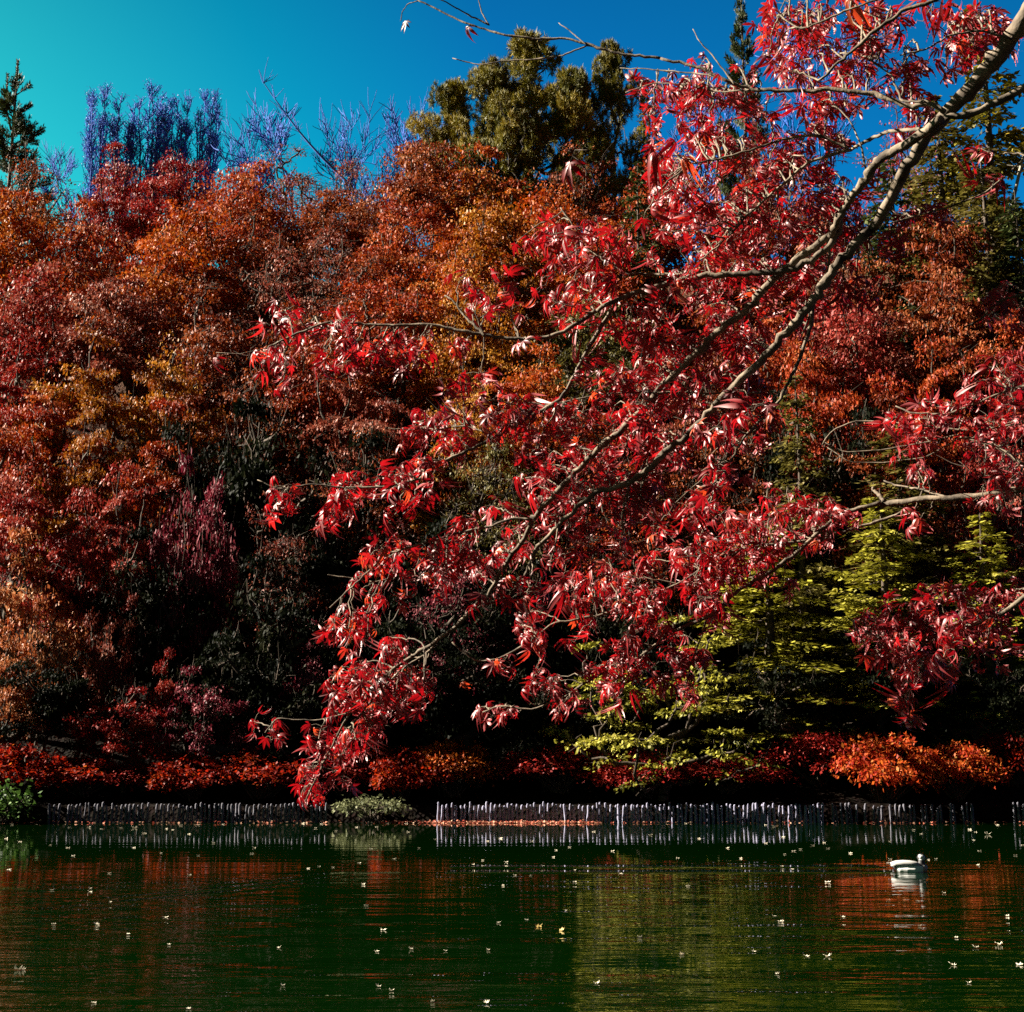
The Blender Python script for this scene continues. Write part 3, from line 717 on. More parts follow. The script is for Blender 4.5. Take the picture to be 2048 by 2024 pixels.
_pts = np.array([_a + (np.array((0, 0, 4.2)) - _a) * t for t in (0, .5)] + [np.array((0, 0, 4.2)) + (_b - np.array((0, 0, 4.2))) * t + np.array((0, 0, -.5 * math.sin(t * 3.14))) for t in np.linspace(0, 1, 8)])
_l.tube(_pts, np.linspace(.16, .03, len(_pts)), 5, .5, False)
for k in range(46):
    i = _r.integers(3, len(_pts)); b0 = _pts[i] + _r.normal(0, .05, 3)
    e0 = b0 + np.array((_r.normal(-.1, .5), _r.normal(0, .4), _r.uniform(.3, 1.0))) * _r.uniform(.5, 1.8)
    _l.tube([b0, (b0 + e0) / 2 + _r.normal(0, .06, 3), e0], [.035, .028, .018], 3, .5, False)
obj('trunk', _l.mesh('leaning_wood', True), BARK_HAZE, e)

# birch-like pale trunks glimpsed in the dark gaps
PALES = [((14, 800), (22, 870), 50.5, 10), ((60, 1110), (66, 1190), 44.2, 6), ((1650, 730), (1656, 790), 51, 9), ((1625, 800), (1612, 850), 50, 7),
         ((1590, 900), (1640, 1000), 47.5, 6), ((1660, 940), (1690, 1010), 47.5, 7), ((1576, 1340), (1590, 1520), 42.4, 6), ((2040, 340), (2008, 470), 62, 9)]
PLB = ['short pale trunk at the left edge, halfway up the wood', 'thin pale trunk under the flat orange maple at the left', 'pale trunk high in the dark hollow right of the bough',
       'pale slanting trunk low in the dark hollow right of the bough', 'thin pale sapling leaning right, over the lower right red band', 'thin pale sapling under the looped pink twigs',
       'thin pale trunk standing below the yellow green conifer', 'pale bent trunk near the top right edge']
for (a, b, Y, wpx), lb in zip(PALES, PLB):
    pa, pb = P(*a, Y + 9), P(*b, Y + 9); Y = Y + 9; d = pb - pa
    zb = float(th(pb[0], Y)); e = empty('sapling', (pb[0], Y, zb), lb, 'tree', 'pale trunks in the wood')
    o3 = np.array((pb[0], Y, zb)); mb = MB(); r = wpx / F * Y / 2; up = pa - d * .3
    c = np.array([o3 * 0 + (0, 0, -.2), (pb - o3) * .6 + (0, .05, 0), pb - o3, (pa + pb) / 2 - o3 + (.03, 0, 0), pa - o3, up - o3])
    mb.tube(c, [r * 1.2, r * 1.1, r, r * .9, r * .8, r * .3], 6, .5)
    rr = np.random.default_rng(int(a[0]))
    for k in range(7):
        q = c[-2] + (c[-1] - c[-2]) * rr.uniform(-.2, 1); e1 = q + np.array((rr.normal(0, .7), rr.normal(0, .5), rr.uniform(.2, .8)))
        mb.tube([q, (q + e1) / 2 + rr.normal(0, .06, 3), e1], [r * .35, r * .28, r * .15], 4, .5, False)
    obj('trunk', mb.mesh('sapling_wood', True), BARK_PALE, e)

# ---------------------------------------------------------------- shrubs along the far bank
SH = [(35, 1488, 230, 'ember', 'glowing red shrub on the bank at the left edge'), (165, 1512, 220, 'ember', 'dark red shrub on the bank, second from the left edge'),
      (300, 1530, 180, 'crimson', 'dim crimson shrub on the bank above the bluish stakes'), (385, 1505, 200, 'ember', 'red orange shrub on the bank left of the lowest red spray'),
      (530, 1500, 230, 'ember', 'deep red shrub on the bank right under the lone left red leaf'), (700, 1505, 200, 'crimson', 'dark red shrub on the bank behind the lowest red tip'),
      (800, 1495, 190, 'ember', 'red shrub on the bank touching the amber one'), (905, 1482, 170, 'orange', 'amber orange shrub on the bank left of centre'),
      (1120, 1490, 230, 'crimson', 'deep red shrub on the bank above the pale stakes'), (1290, 1500, 210, 'crimson', 'dark red shrub on the bank behind the yellow green sprays'),
      (1450, 1510, 220, 'crimson', 'shaded red shrub on the bank right of the yellow green sprays'), (1630, 1465, 200, 'crimson', 'dark red shrub on the bank left of the flame red one'),
      (1765, 1468, 200, 'flame', 'bright flame red shrub on the bank at the right'), (1905, 1485, 170, 'flame', 'orange tinged shrub on the bank right of the flame red one'),
      (2025, 1465, 170, 'ember', 'red shrub on the bank at the right edge')]
for i, (px, yt, w, lf, lb) in enumerate(SH):
    plant('shrub', SHRUBS[i % 3], px, yt, 42.0 + (i % 3) * .35 - (.7 if lf == 'flame' else 0), w * 1.12, lf, lb, 'shrub', 'red shrubs along the far bank', R0=1.55, H0=1.35, hmin=.8)
plant('shrub', BUSH, 18, 1558, 39.2, 120, 'shrubgreen', 'small bright green bush over the water at the left edge', 'shrub', R0=1.0, H0=1.15, zb=.12, hmin=.5)
plant('shrub', SAGE, 745, 1588, 39.6, 150, 'sage', 'low grey green bush over the water left of the pale stakes', 'shrub', R0=1.3, H0=.85, zb=.12, hmin=.4)

# ---------------------------------------------------------------- stake fence along the waterline
STAKE_SKYLIT = bark_mat('stake_wood_skylit', (.17, .165, .24), (.28, .275, .37), 16, bump=.3, stretch=(1, 1, .3))  # blue skylight mixed into the wood colour
STAKE_SHADED = bark_mat('stake_wood_shaded', (.06, .06, .075), (.17, .165, .20), 16, bump=.3, stretch=(1, 1, .3))  # darker copy of the same wood, for the shaded sections
def stake_mesh(seed):
    r = np.random.default_rng(seed); mb = MB(); h = .62
    zs = np.array([-.45, -.02, .06, .16, .26, .36, .46, .55, .60, h]); rad = np.array([.036, .038, .041, .044, .038, .035, .034, .033, .027, .012]) * r.uniform(.85, 1.15)
    c = np.stack([np.cumsum(r.normal(0, .004, len(zs))), np.cumsum(r.normal(0, .004, len(zs))), zs], 1)
    mb.tube(c, rad, 8, .5, True, 0, .10, r); return mb.mesh('stake', True)
STK = [stake_mesh(s) for s in range(8)]
def fence(x0, x1, mat, label, seed, step=8.6, keep=1.0, hs=1.0):
    rng = np.random.default_rng(seed); xs = np.arange(x0, x1, step); Y = 39.95
    base = P((x0 + x1) / 2, 1641, Y); e = empty('stake_fence', (base[0], Y, 0), label, 'fence', 'stake fences along the far bank')
    for px in xs:
        if rng.uniform() > keep: continue
        o = obj('stake', STK[rng.integers(8)], mat, e)
        o.location = ((px - 1024) / F * Y * 1.0 - base[0] + rng.normal(0, .01), rng.normal(0, .02), rng.normal(-.015, .03))
        o.rotation_euler = (rng.normal(0, .03), rng.normal(0, .03), rng.uniform(0, 6.28)); s = rng.uniform(.85, 1.2)
        o.scale = (s, s, rng.uniform(.82, .88) * hs)
fence(120, 660, STAKE_SHADED, 'dark bluish stake fence along the bank at the left', 1, 8.7, .96)
fence(880, 1260, STAKE_SKYLIT, 'pale stake fence left of the yellow green sprays', 2)
fence(1262, 1640, STAKE_SKYLIT, 'pale stake fence below and right of the yellow green sprays', 3)
fence(1642, 1925, STAKE_SHADED, 'dark stake fence beyond the duck', 4, 8.8, .9)
fence(2005, 2120, STAKE_SHADED, 'short dark stake fence at the right edge', 5, 8.8, .85)

# red leaf litter drifted against the stakes
LITTER = leaf_mat('drift_leaves', [(.22, .03, .02), (.40, .08, .05), (.50, .20, .13), (.55, .36, .24)], .15)
mb = MB(); rng = np.random.default_rng(77); n = 1500
x = np.concatenate([P(780, 0, 39.8)[0] + (P(1180, 0, 39.8)[0] - P(780, 0, 39.8)[0]) * rng.beta(1.4, 1.1, 1100), rng.uniform(-16, 16, 400)])
p = np.stack([x, 39.72 + rng.normal(0, .10, n), np.abs(rng.normal(.012, .02, n)) + .004], 1)
bl = rng.uniform(.05, .09, n)
mb.blades(p, rng.normal(0, 1, (n, 3)) * (1, 1, .25), np.array((0, 0, 1.0)) + rng.normal(0, .45, (n, 3)), bl, bl * .8, rng.uniform(0, 1, n), -.15)
tag(obj('fallen_leaves', mb.mesh('fallen_leaves'), LITTER), 'line of red fallen leaves drifted against the stakes', 'leaves', kind='stuff')

# ---------------------------------------------------------------- palmate maple leaves
def palm_leaf(seed, curl=1.0, lobes=7, wide=1.0):
    """one curled palmate leaf, tip along +x, upper side +z, span about 1; returns verts, quads, tris"""
    r = np.random.default_rng(seed); V = [(0, 0, 0)]; Qs, Ts = [], []
    ang = np.radians([-128, -84, -42, 0, 42, 84, 128] if lobes == 7 else [-100, -50, 0, 50, 100]); ln = np.array([.34, .70, .92, 1.0, .92, .70, .34] if lobes == 7 else [.6, .9, 1.0, .9, .6])
    ang = ang * r.uniform(.72, 1.0) + r.normal(0, .07, len(ang)); ln = ln * r.uniform(.85, 1.1, len(ang)) * .62
    def pos(a, d, off, z):
        dx, dy = math.cos(a), math.sin(a)
        return np.array((dx * d - dy * off, dy * d + dx * off, z))
    curls = curl * r.uniform(.4, 1.5, len(ang))
    for k, (a, l_) in enumerate(zip(ang, ln)):
        w = .070 * wide * l_ / .62 * r.uniform(.8, 1.15); side = r.normal(0, .10)
        idx = []
        for u, ww in ((.24, .50), (.46, 1.0), (.70, .75), (.88, .34)):
            aa = a + side * u
            dz = -curls[k] * .55 * u ** 2.2 * l_
            dd = u * l_ * (1 - .22 * min(curls[k], 1.6) * u)
            fold = .38 * w * ww
            V += [pos(aa, dd, -w * ww, dz + fold), pos(aa, dd, 0, dz), pos(aa, dd, w * ww, dz + fold)]
            idx.append(len(V) - 3)
        V.append(pos(a + side, l_ * (1 - .25 * min(curls[k], 1.6)), 0, -curls[k] * .62 * l_)); tip = len(V) - 1
        i = idx[0]; Ts += [(0, i, i + 1), (0, i + 1, i + 2)]
        for i, j in zip(idx[:-1], idx[1:]):
            Qs += [(i, j, j + 1, i + 1), (i + 1, j + 1, j + 2, i + 2)]
        i = idx[-1]; Ts += [(i, tip, i + 1), (i + 1, tip, i + 2)]
        if k:       # web between neighbouring lobes near the stalk
            Ts += [(0, prev + 2, idx[0])]
        prev = idx[0]
    return np.array([np.asarray(v, float) for v in V]), np.array(Qs), np.array(Ts)
PALM = [palm_leaf(200 + i, c, lb) for i, (c, lb) in enumerate([(.7, 7), (1.0, 7), (1.2, 7), (1.5, 7), (1.9, 7), (2.2, 7), (1.1, 5), (1.6, 5), (1.4, 7), (.5, 7), (2.0, 5), (2.6, 7)])]

def put_leaf(mb, p, d, nr, size, rng, tint):
    V, Q, Tt = PALM[rng.integers(len(PALM))]
    d = nrm(d); nr = nrm(nr - d * np.dot(nr, d)); s = np.cross(nr, d)
    v = np.asarray(p) + (V[:, :1] * d + V[:, 1:2] * s + V[:, 2:] * nr) * size
    mb.add(v, Q, Tt, tint)

# ---------------------------------------------------------------- leaves floating on the pond
FLOAT = leaf_mat('floating_leaf', [(.52, .44, .32), (.62, .55, .42), (.70, .62, .48)], .1, .6, .2)
FLOAT_GOLD = leaf_mat('floating_leaf_gold', [(.50, .34, .10), (.60, .44, .16), (.66, .52, .24)], .1, .6, .2)
def float_mesh(seed):
    r = np.random.default_rng(seed); mb = MB()
    V, Q, Tt = palm_leaf(seed, .55, 5, 2.4); V = V.copy(); V[:, 2] = -V[:, 2] * .9
    V[:, 2] -= V[:, 2].min(); mb.add(V, Q, Tt, r.uniform(0, 1)); mb.tube([(0, 0, V[0, 2]), (-.18, .02, .12), (-.34, .06, .2)], [.018, .014, .012], 4, .5)
    return mb.mesh('floating_leaf')
FM = [float_mesh(300 + i) for i in range(6)]
FL_A = [(65,888),(195,886),(380,903),(483,903),(555,911),(662,906),(783,935),(906,911),(1031,940),(945,916),(985,893),(1077,890),(1220,886),(1165,988),(1385,1014),(1371,1046),(1082,1056),(881,1043),(732,1014),(600,1154),(1031,1162),(275,999),(376,1014),(396,1058),(32,965),(105,982),(48,1134),(285,1245),(490,1237),(488,1255),(289,1433),(901,1395),(600,1310),(702,1485),(925,1543),(511,1861),(1525,1560),(1684,1128),(1738,1116),(1818,1121),(1720,907),(1750,884),(1833,923),(1652,882),(1033,1895),(1545,1767)]
FL_B = [(37,903),(148,900),(125,878),(223,874),(313,928),(320,876),(466,967),(749,978),(817,964),(988,978),(1198,1012),(1122,1028),(1110,1066),(1049,1112),(985,1166),(897,1165),(837,1221),(670,1106),(726,1083),(850,1093),(378,1016),(246,1075),(112,1020),(48,1098),(87,1330),(337,1568),(143,1582),(518,1578),(752,1574),(808,1423),(967,1408),(1178,1358),(1229,1137),(1228,1201),(1473,1156),(1431,1033),(1637,945),(1787,868),(1329,927),(1845,1223),(1580,1504),(1810,1598),(1343,1757),(223,1795),(160,1774),(450,1855),(738,1862),(1900,964),(1785,1070)]
FL_C = [(20,868),(134,965),(78,1223),(290,1016),(366,1073),(592,956),(500,990),(497,890),(543,898),(602,1050),(656,1033),(688,1023),(592,1115),(650,1132),(760,1001),(836,1018),(822,987),(965,1045),(919,1392),(543,1386),(432,1580),(40,1600),(722,1608),(568,1702),(1178,979),(1303,918),(1350,938),(1174,1077),(1164,1097),(1390,1079),(1426,1075),(1614,916),(1647,929),(1633,972),(1668,1031),(1860,1056),(1655,1108),(1470,1260),(1173,1300),(1327,1306),(1393,1571),(1606,1752),(1820,1386),(1640,1558),(1540,1505),(1905,1000),(1768,890)]
BIG = [(0,735,906,14,0,'elongated pale leaf floating just off the left stakes'),(0,530,1434,18,0,'large pale star-shaped leaf floating in the left foreground'),(0,110,1680,24,0,'largest pale leaf floating near the bottom left corner'),
       (700,72,1215,11,0,'upright pale leaf floating below the lowest red tip'),(700,178,1465,14,0,'long pale leaf floating left of the bottom centre'),(700,1036,1447,16,1,'golden floating leaf, left one of a close pair in the centre'),
       (700,1152,1467,14,1,'golden floating leaf, right one of a close pair in the centre'),(1348,836,1203,10,0,'pale leaf floating left of the duck and its orange reflection'),(1348,585,1418,14,0,'pinkish pale leaf floating in the dark patch left of the orange reflection'),
       (1348,835,1608,15,0,'two-lobed pale leaf floating at the lower right, nearer the centre'),(1348,1344,1440,11,0,'pale leaf floating below the duck, beneath the orange reflection'),(1348,1716,942,13,0,'tilted pale leaf floating before the stakes at the far right'),
       (1348,1515,1655,14,0,'bright pale leaf floating midway along the lower right edge'),(1348,1770,1543,15,0,'two-lobed pale leaf floating near the right edge, the upper one'),(1348,1890,1655,18,0,'pale leaf floating at the right edge, the lower one')]
def floatleaf(px, py, spx, label, group, mat, seed):
    r = random.Random(seed); w = on_water(px, py); Y = min(w[1], 39.3); t = w[1]
    me = FM[r.randrange(6)]; o = obj('floating_leaf', me, mat, None, (w[0], Y, .004))
    k = spx / F * Y * r.uniform(1.0, 1.45); o.scale = (k, k, k * (r.uniform(.5, 1.1) if spx < 10 else r.uniform(1.0, 1.5))); o.rotation_euler = (r.uniform(-.15, .15), r.uniform(-.15, .15), r.uniform(0, 6.28))
    tag(o, label, 'leaf', group)
i = 0
for ox, lst in ((0, FL_A), (700, FL_B), (1348, FL_C)):
    for u, v in lst:
        i += 1; floatleaf(ox + u * .3667, 1324 + v * .3667, 7.5 + (v - 870) * .004, 'small pale fallen leaf floating flat on the dark pond', 'small pale leaves floating on the pond', FLOAT, i)
for ox, u, v, s, g_, lb in BIG:
    i += 1; floatleaf(ox + u * .3667, 1324 + v * .3667, s, lb, None, FLOAT_GOLD if g_ else FLOAT, i)

# ---------------------------------------------------------------- duck
def loft(mb, secs, sides=14, mat=0):
    """secs: (centre, ry, rz) ellipses across the x axis"""
    rings = []
    for (x, y, z), ry, rz in secs:
        a = np.arange(sides) * 2 * np.pi / sides
        rings.append(np.stack([np.full(sides, x), y + np.cos(a) * ry, z + np.sin(a) * rz], 1))
    v = np.concatenate(rings); n = len(secs); j = np.arange(sides); k = (j + 1) % sides; q = []
    for r_ in range(n - 1): q.append(np.stack([r_ * sides + j, r_ * sides + k, (r_ + 1) * sides + k, (r_ + 1) * sides + j], 1))
    mb.add(np.concatenate([v, [secs[0][0]], [secs[-1][0]]]), np.concatenate(q),
           np.concatenate([np.stack([k, j, np.full(sides, n * sides)], 1), np.stack([(n - 1) * sides + j, (n - 1) * sides + k, np.full(sides, n * sides + 1)], 1)]), .5, mat)
def plain(name, col, rough=.6):
    m, n, l, b = new_mat(name); no = n.new('ShaderNodeTexNoise'); no.inputs['Scale'].default_value = 60; no.inputs['Detail'].default_value = 4
    r = ramp(n, [tuple(c * .75 for c in col), col, tuple(min(1, c * 1.15) for c in col)]); l.new(no.outputs[0], r.inputs[0]); l.new(r.outputs[0], b.inputs['Base Color'])
    b.inputs['Roughness'].default_value = rough; return m
D_WHITE, D_GREY, D_DARK, D_BILL = plain('feather_white', (.74, .74, .72)), plain('feather_grey', (.40, .39, .37)), plain('feather_dark', (.012, .011, .012)), plain('bill', (.25, .25, .24), .4)
D_BUFF = plain('feather_buff', (.45, .30, .24))
def build_duck():
    e = empty('duck', tuple(DUCK), 'white and black duck swimming right on the pond at the lower right', 'duck', None, math.radians(-12))
    mb = MB()
    loft(mb, [((-.25, 0, .075), .012, .010), ((-.22, 0, .065), .05, .035), ((-.15, 0, .05), .095, .07), ((-.05, 0, .04), .118, .088), ((.05, 0, .04), .122, .092),
              ((.13, 0, .045), .105, .085), ((.19, 0, .055), .075, .065), ((.225, 0, .06), .035, .03), ((.232, 0, .06), .006, .006)])
    nk = np.array([(.12, 0, .08), (.148, 0, .115), (.15, 0, .145), (.15, 0, .18)]); mb.tube(nk, [.062, .052, .045, .042], 12)
    loft(mb, [((.090, 0, .196), .010, .010), ((.104, 0, .200), .036, .038), ((.138, 0, .206), .047, .050), ((.17, 0, .203), .042, .044), ((.197, 0, .192), .026, .026), ((.206, 0, .19), .006, .006)])
    me = mb.mesh('duck_body', True)
    o = obj('body', me, D_WHITE, e)
    md = o.modifiers.new('join', 'REMESH'); md.mode = 'VOXEL'; md.voxel_size = .009; md.use_smooth_shade = True
    dg = bpy.context.evaluated_depsgraph_get(); m2 = bpy.data.meshes.new_from_object(o.evaluated_get(dg)); o.modifiers.clear(); o.data = m2
    m2.materials.clear()
    for m in (D_WHITE, D_DARK, D_GREY, D_BUFF): m2.materials.append(m)
    for s_ in o.material_slots: s_.link = 'DATA'
    for p in m2.polygons:
        c = p.center
        if c.z > .165: p.material_index = 0 if (c.z < .236 and c.x < .190 and c.x > .112) else 1
        elif c.x > .09 and c.z > .095: p.material_index = 1
        elif c.x < -.19: p.material_index = 1
        elif c.z > .085: p.material_index = 2
        elif c.x > .16: p.material_index = 3
        else: p.material_index = 0
        p.use_smooth = True
    for sg in (-1, 1):
        w = MB(); V = [];
        secs = [(-.27, .10, .012, .008), (-.20, .115, .030, .018), (-.10, .118, .045, .024), (0, .112, .048, .026), (.08, .105, .035, .020), (.11, .10, .010, .008)]
        loft(w, [((x_, sg * .072 - sg * .02 * (x_ < -.2), z_), ry, rz + .018) for x_, z_, ry, rz in secs], 10)
        obj('wing', w.mesh('duck_wing', True), D_GREY, e)
    t = MB(); loft(t, [((-.21, 0, .085), .04, .014), ((-.27, 0, .105), .032, .010), ((-.315, 0, .125), .010, .005)], 8); obj('tail', t.mesh('duck_tail', True), D_DARK, e)
    b_ = MB(); loft(b_, [((.19, 0, .192), .018, .015), ((.215, 0, .186), .016, .010), ((.248, 0, .181), .018, .005), ((.260, 0, .180), .008, .003)], 10); obj('bill', b_.mesh('duck_bill', True), D_BILL, e)
    for sg in (-1, 1):
        y_ = MB(); loft(y_, [((.163, sg * .038, .217), .002, .002), ((.167, sg * .040, .217), .006, .007), ((.173, sg * .039, .217), .006, .007), ((.177, sg * .036, .217), .002, .002)], 8); obj('eye', y_.mesh('duck_eye', True), D_DARK, e)
build_duck()
# ---------------------------------------------------------------- near maple whose boughs cross the picture
FG = leaf_mat('near_maple_leaf', [(.07, .0015, .003), (.14, .002, .005), (.20, .004, .007), (.26, .010, .012), (.38, .07, .015)], trans=.36, rough=.46, spec=.6, under=(.33, .05, .055), tcol=(1.0, .55, .6), tboost=1.6)
BASE = np.array((2.55, 1.9, float(th(2.55, 1.9)) - .05))
# (bough, Y at start, Y at end, width at start px, width at end px, leaf bias, traced line in photograph pixels)
BR = [
 ('main', 2.15, 2.70, 48, 21, [(2190,-230),(2120,-90),(2048,40),(2022,78),(1990,121),(1931,191),(1880,240),(1828,308),(1788,381),(1762,429),(1737,462)]),
 ('main', 2.70, 3.10, 21, 8, [(1737,462),(1696,506),(1652,557),(1627,601),(1597,638),(1564,674),(1524,722),(1487,755),(1440,800),(1382,862),(1323,913),(1276,957),(1191,986),(1140,1027),(1074,1094)]),
 ('main', 3.10, 3.25, 8, 4, [(1074,1094),(1045,1166),(1019,1192),(968,1210),(930,1228)]),
 ('main', 2.85, 2.80, 9, 4, [(1630,598),(1619,660),(1601,715),(1553,814),(1495,865),(1469,909),(1440,964)]),
 ('central', 2.40, 2.75, 22, 15, [(1880,240),(1861,257),(1814,286),(1751,326),(1733,359),(1700,396),(1682,429),(1660,473)]),
 ('central', 2.75, 3.25, 17, 11, [(1660,473),(1605,510),(1557,546),(1524,587),(1491,620),(1440,660),(1360,741),(1323,774),(1287,821),(1239,862),(1180,913),(1140,957),(1089,1012),(1063,1041)]),
 ('central', 3.25, 3.75, 11, 3, [(1063,1041),(1052,1071),(1004,1140),(968,1203),(920,1243),(876,1280),(836,1305),(780,1345),(720,1395),(690,1440),(650,1520),(610,1605)]),
 ('central', 3.20, 3.40, 6, 3, [(1063,1041),(1030,1034),(975,1056),(920,1063),(865,1082),(773,1107),(740,1140),(660,1215)]),
 ('central', 3.5, 3.6, 4, 3, [(876,1280),(850,1310),(815,1330),(780,1360),(745,1400),(700,1455)]),
 ('central', 3.6, 3.7, 3, 2, [(700,1425),(640,1440),(590,1440),(555,1435),(530,1465)]),
 ('central', 3.45, 3.5, 3, 2, [(790,1155),(745,1165),(700,1155),(655,1150)]),
 ('middle', 2.72, 2.95, 15, 9, [(1682,429),(1671,477),(1630,520),(1560,545),(1480,548),(1400,552),(1323,572),(1268,587),(1232,601),(1195,620)]),
 ('middle', 2.95, 3.15, 9, 4, [(1195,620),(1140,656),(1096,675),(1030,678),(971,671),(920,660),(860,649),(760,651),(733,649),(668,642),(600,665),(545,690)]),
 ('middle', 3.0, 3.05, 7, 3, [(971,671),(935,638),(905,601),(890,590)]),
 ('middle', 2.88, 3.05, 7, 3, [(1400,543),(1323,550),(1250,546),(1213,524),(1158,484),(1140,440),(1120,415)]),
 ('middle', 2.98, 3.15, 9, 6, [(1232,601),(1199,660),(1166,715),(1140,770),(1111,807),(1067,829),(993,873),(920,909),(876,928),(839,957)]),
 ('middle', 3.15, 3.3, 5, 2, [(839,957),(770,975),(690,975),(620,968),(560,980),(515,960)]),
 ('middle', 2.95, 3.1, 4, 3, [(1520,786),(1400,786),(1213,786),(1114,806),(1050,822)]),
 ('middle', 3.15, 3.3, 3, 2, [(993,873),(930,850),(860,862),(800,858),(770,856)]),
 ('upper', 2.45, 2.7, 12, 6, [(1890,225),(1850,203),(1825,216),(1760,190),(1663,176),(1627,182),(1513,180),(1469,169),(1400,135),(1323,117)]),
 ('upper', 2.7, 2.9, 6, 3, [(1323,117),(1232,106),(1173,88),(1133,77),(1067,77),(1008,70),(935,48),(880,22),(836,0),(810,-12)]),
 ('upper', 2.85, 2.9, 4, 2, [(978,50),(938,30),(883,0),(850,-15)]),
 ('upper', 2.85, 2.9, 3, 2, [(978,50),(964,26),(957,0),(955,-20)]),
 ('upper', 2.9, 2.95, 2, 2, [(836,2),(815,8),(804,25),(802,42)]),
 ('upper', 2.75, 2.9, 4, 2, [(1200,95),(1173,90),(1129,110),(1067,119),(1012,121),(957,130),(905,117)]),
 ('upper', 2.75, 2.8, 3, 2, [(1173,90),(1140,62),(1118,46)]),
 ('upper', 2.65, 2.85, 4, 2, [(1469,169),(1420,150),(1370,145),(1300,138),(1240,136)]),
 ('upper', 2.65, 2.85, 4, 2, [(1513,180),(1440,185),(1380,170),(1310,165),(1250,185)]),
 ('upper', 2.6, 2.7, 4, 2, [(1469,169),(1425,110),(1400,85),(1386,58)]),
 ('crown', 2.2, 2.45, 14, 5, [(2120,-90),(2000,-60),(1920,-25),(1869,0),(1806,22),(1770,48),(1733,73),(1693,110),(1640,160)]),
 ('crown', 2.3, 2.5, 6, 3, [(1920,-25),(1820,-20),(1720,10),(1650,40),(1600,60),(1560,30)]),
 ('crown', 2.35, 2.4, 5, 3, [(2022,78),(1960,60),(1900,70),(1850,100),(1800,110)]),
 ('crown', 2.4, 2.55, 6, 3, [(1850,203),(1803,202),(1790,170),(1784,150),(1740,120)]),
 ('inner', 2.72, 2.9, 7, 3, [(1700,300),(1616,323),(1568,367),(1524,403),(1487,440),(1450,480),(1400,520)]),
 ('inner', 2.5, 2.72, 9, 7, [(1861,257),(1780,262),(1735,280),(1700,300)]),
 ('inner', 2.72, 2.8, 6, 3, [(1700,300),(1640,270),(1580,275),(1500,300),(1430,320),(1370,330)]),
 ('inner', 2.65, 2.75, 5, 2, [(1733,359),(1730,330),(1722,290),(1700,240),(1660,200)]),
 ('inner', 2.8, 2.9, 5, 3, [(1660,473),(1656,540),(1630,600),(1600,680)]),
 ('side', 2.3, 2.4, 18, 14, [(2230,120),(2130,140),(2048,176),(1971,216),(1891,240)]),
 ('low', 3.0, 3.5, 17, 12, [(2420,880),(2200,960),(2048,979),(1935,994),(1817,1001),(1762,1005)]),
 ('low', 3.5, 3.75, 9, 7, [(1762,1005),(1690,1025),(1640,1060),(1605,1096),(1546,1140),(1487,1173),(1451,1203),(1414,1236),(1348,1261)]),
 ('low', 3.75, 3.95, 6, 3, [(1348,1261),(1272,1320),(1195,1350),(1120,1400),(1060,1420),(1000,1410),(965,1425)]),
 ('low', 3.6, 3.8, 7, 4, [(1806,1023),(1751,1045),(1689,1063),(1600,1085),(1520,1090),(1440,1110),(1370,1160),(1290,1200)]),
 ('low', 3.5, 3.55, 8, 6, [(1770,1003),(1752,985),(1745,975)]),
 ('low', 3.8, 3.95, 6, 3, [(1290,1200),(1200,1230),(1103,1247),(1048,1291),(993,1320),(949,1324),(920,1298),(905,1285)]),
 ('low', 3.75, 3.85, 4, 2, [(1414,1236),(1400,1280),(1380,1330),(1365,1400)]),
 ('low', 3.4, 3.6, 5, 3, [(1900,997),(1850,980),(1800,972),(1768,962)]),
 ('right', 2.9, 3.4, 12, 6, [(2420,760),(2250,890),(2120,960),(2048,931),(2008,898),(1971,884),(1920,876)]),
 ('right', 3.2, 3.5, 6, 3, [(2150,760),(2048,770),(1990,790),(1945,810),(1890,829),(1820,825),(1790,812)]),
 ('right', 3.25, 3.55, 5, 3, [(2120,830),(2030,850),(1945,862),(1843,851),(1715,840),(1660,862),(1645,890)]),
 ('right', 3.4, 3.55, 3, 2, [(1945,862),(1850,885),(1760,900),(1690,905),(1650,885)]),
 ('right', 3.4, 3.55, 3, 2, [(1920,876),(1850,915),(1770,925),(1700,925),(1655,895)]),
 ('right', 2.7, 2.9, 8, 4, [(2330,520),(2160,560),(2060,585),(2000,600),(1960,640),(1930,655)]),
 ('lowest', 3.0, 3.5, 15, 8, [(2450,1050),(2200,1120),(2048,1195),(2008,1225),(1964,1247),(1900,1262)]),
 ('lowest', 3.5, 3.6, 6, 3, [(1900,1262),(1850,1290),(1800,1300),(1750,1280),(1725,1255)]),
 ('lowest', 3.5, 3.6, 5, 2, [(1900,1262),(1870,1310),(1835,1350),(1815,1390)]),
 ('pale', 2.5, 2.8, 4, 3, [(2160,200),(2041,326),(1971,385),(1898,414),(1817,436),(1762,451),(1720,460)]),
]
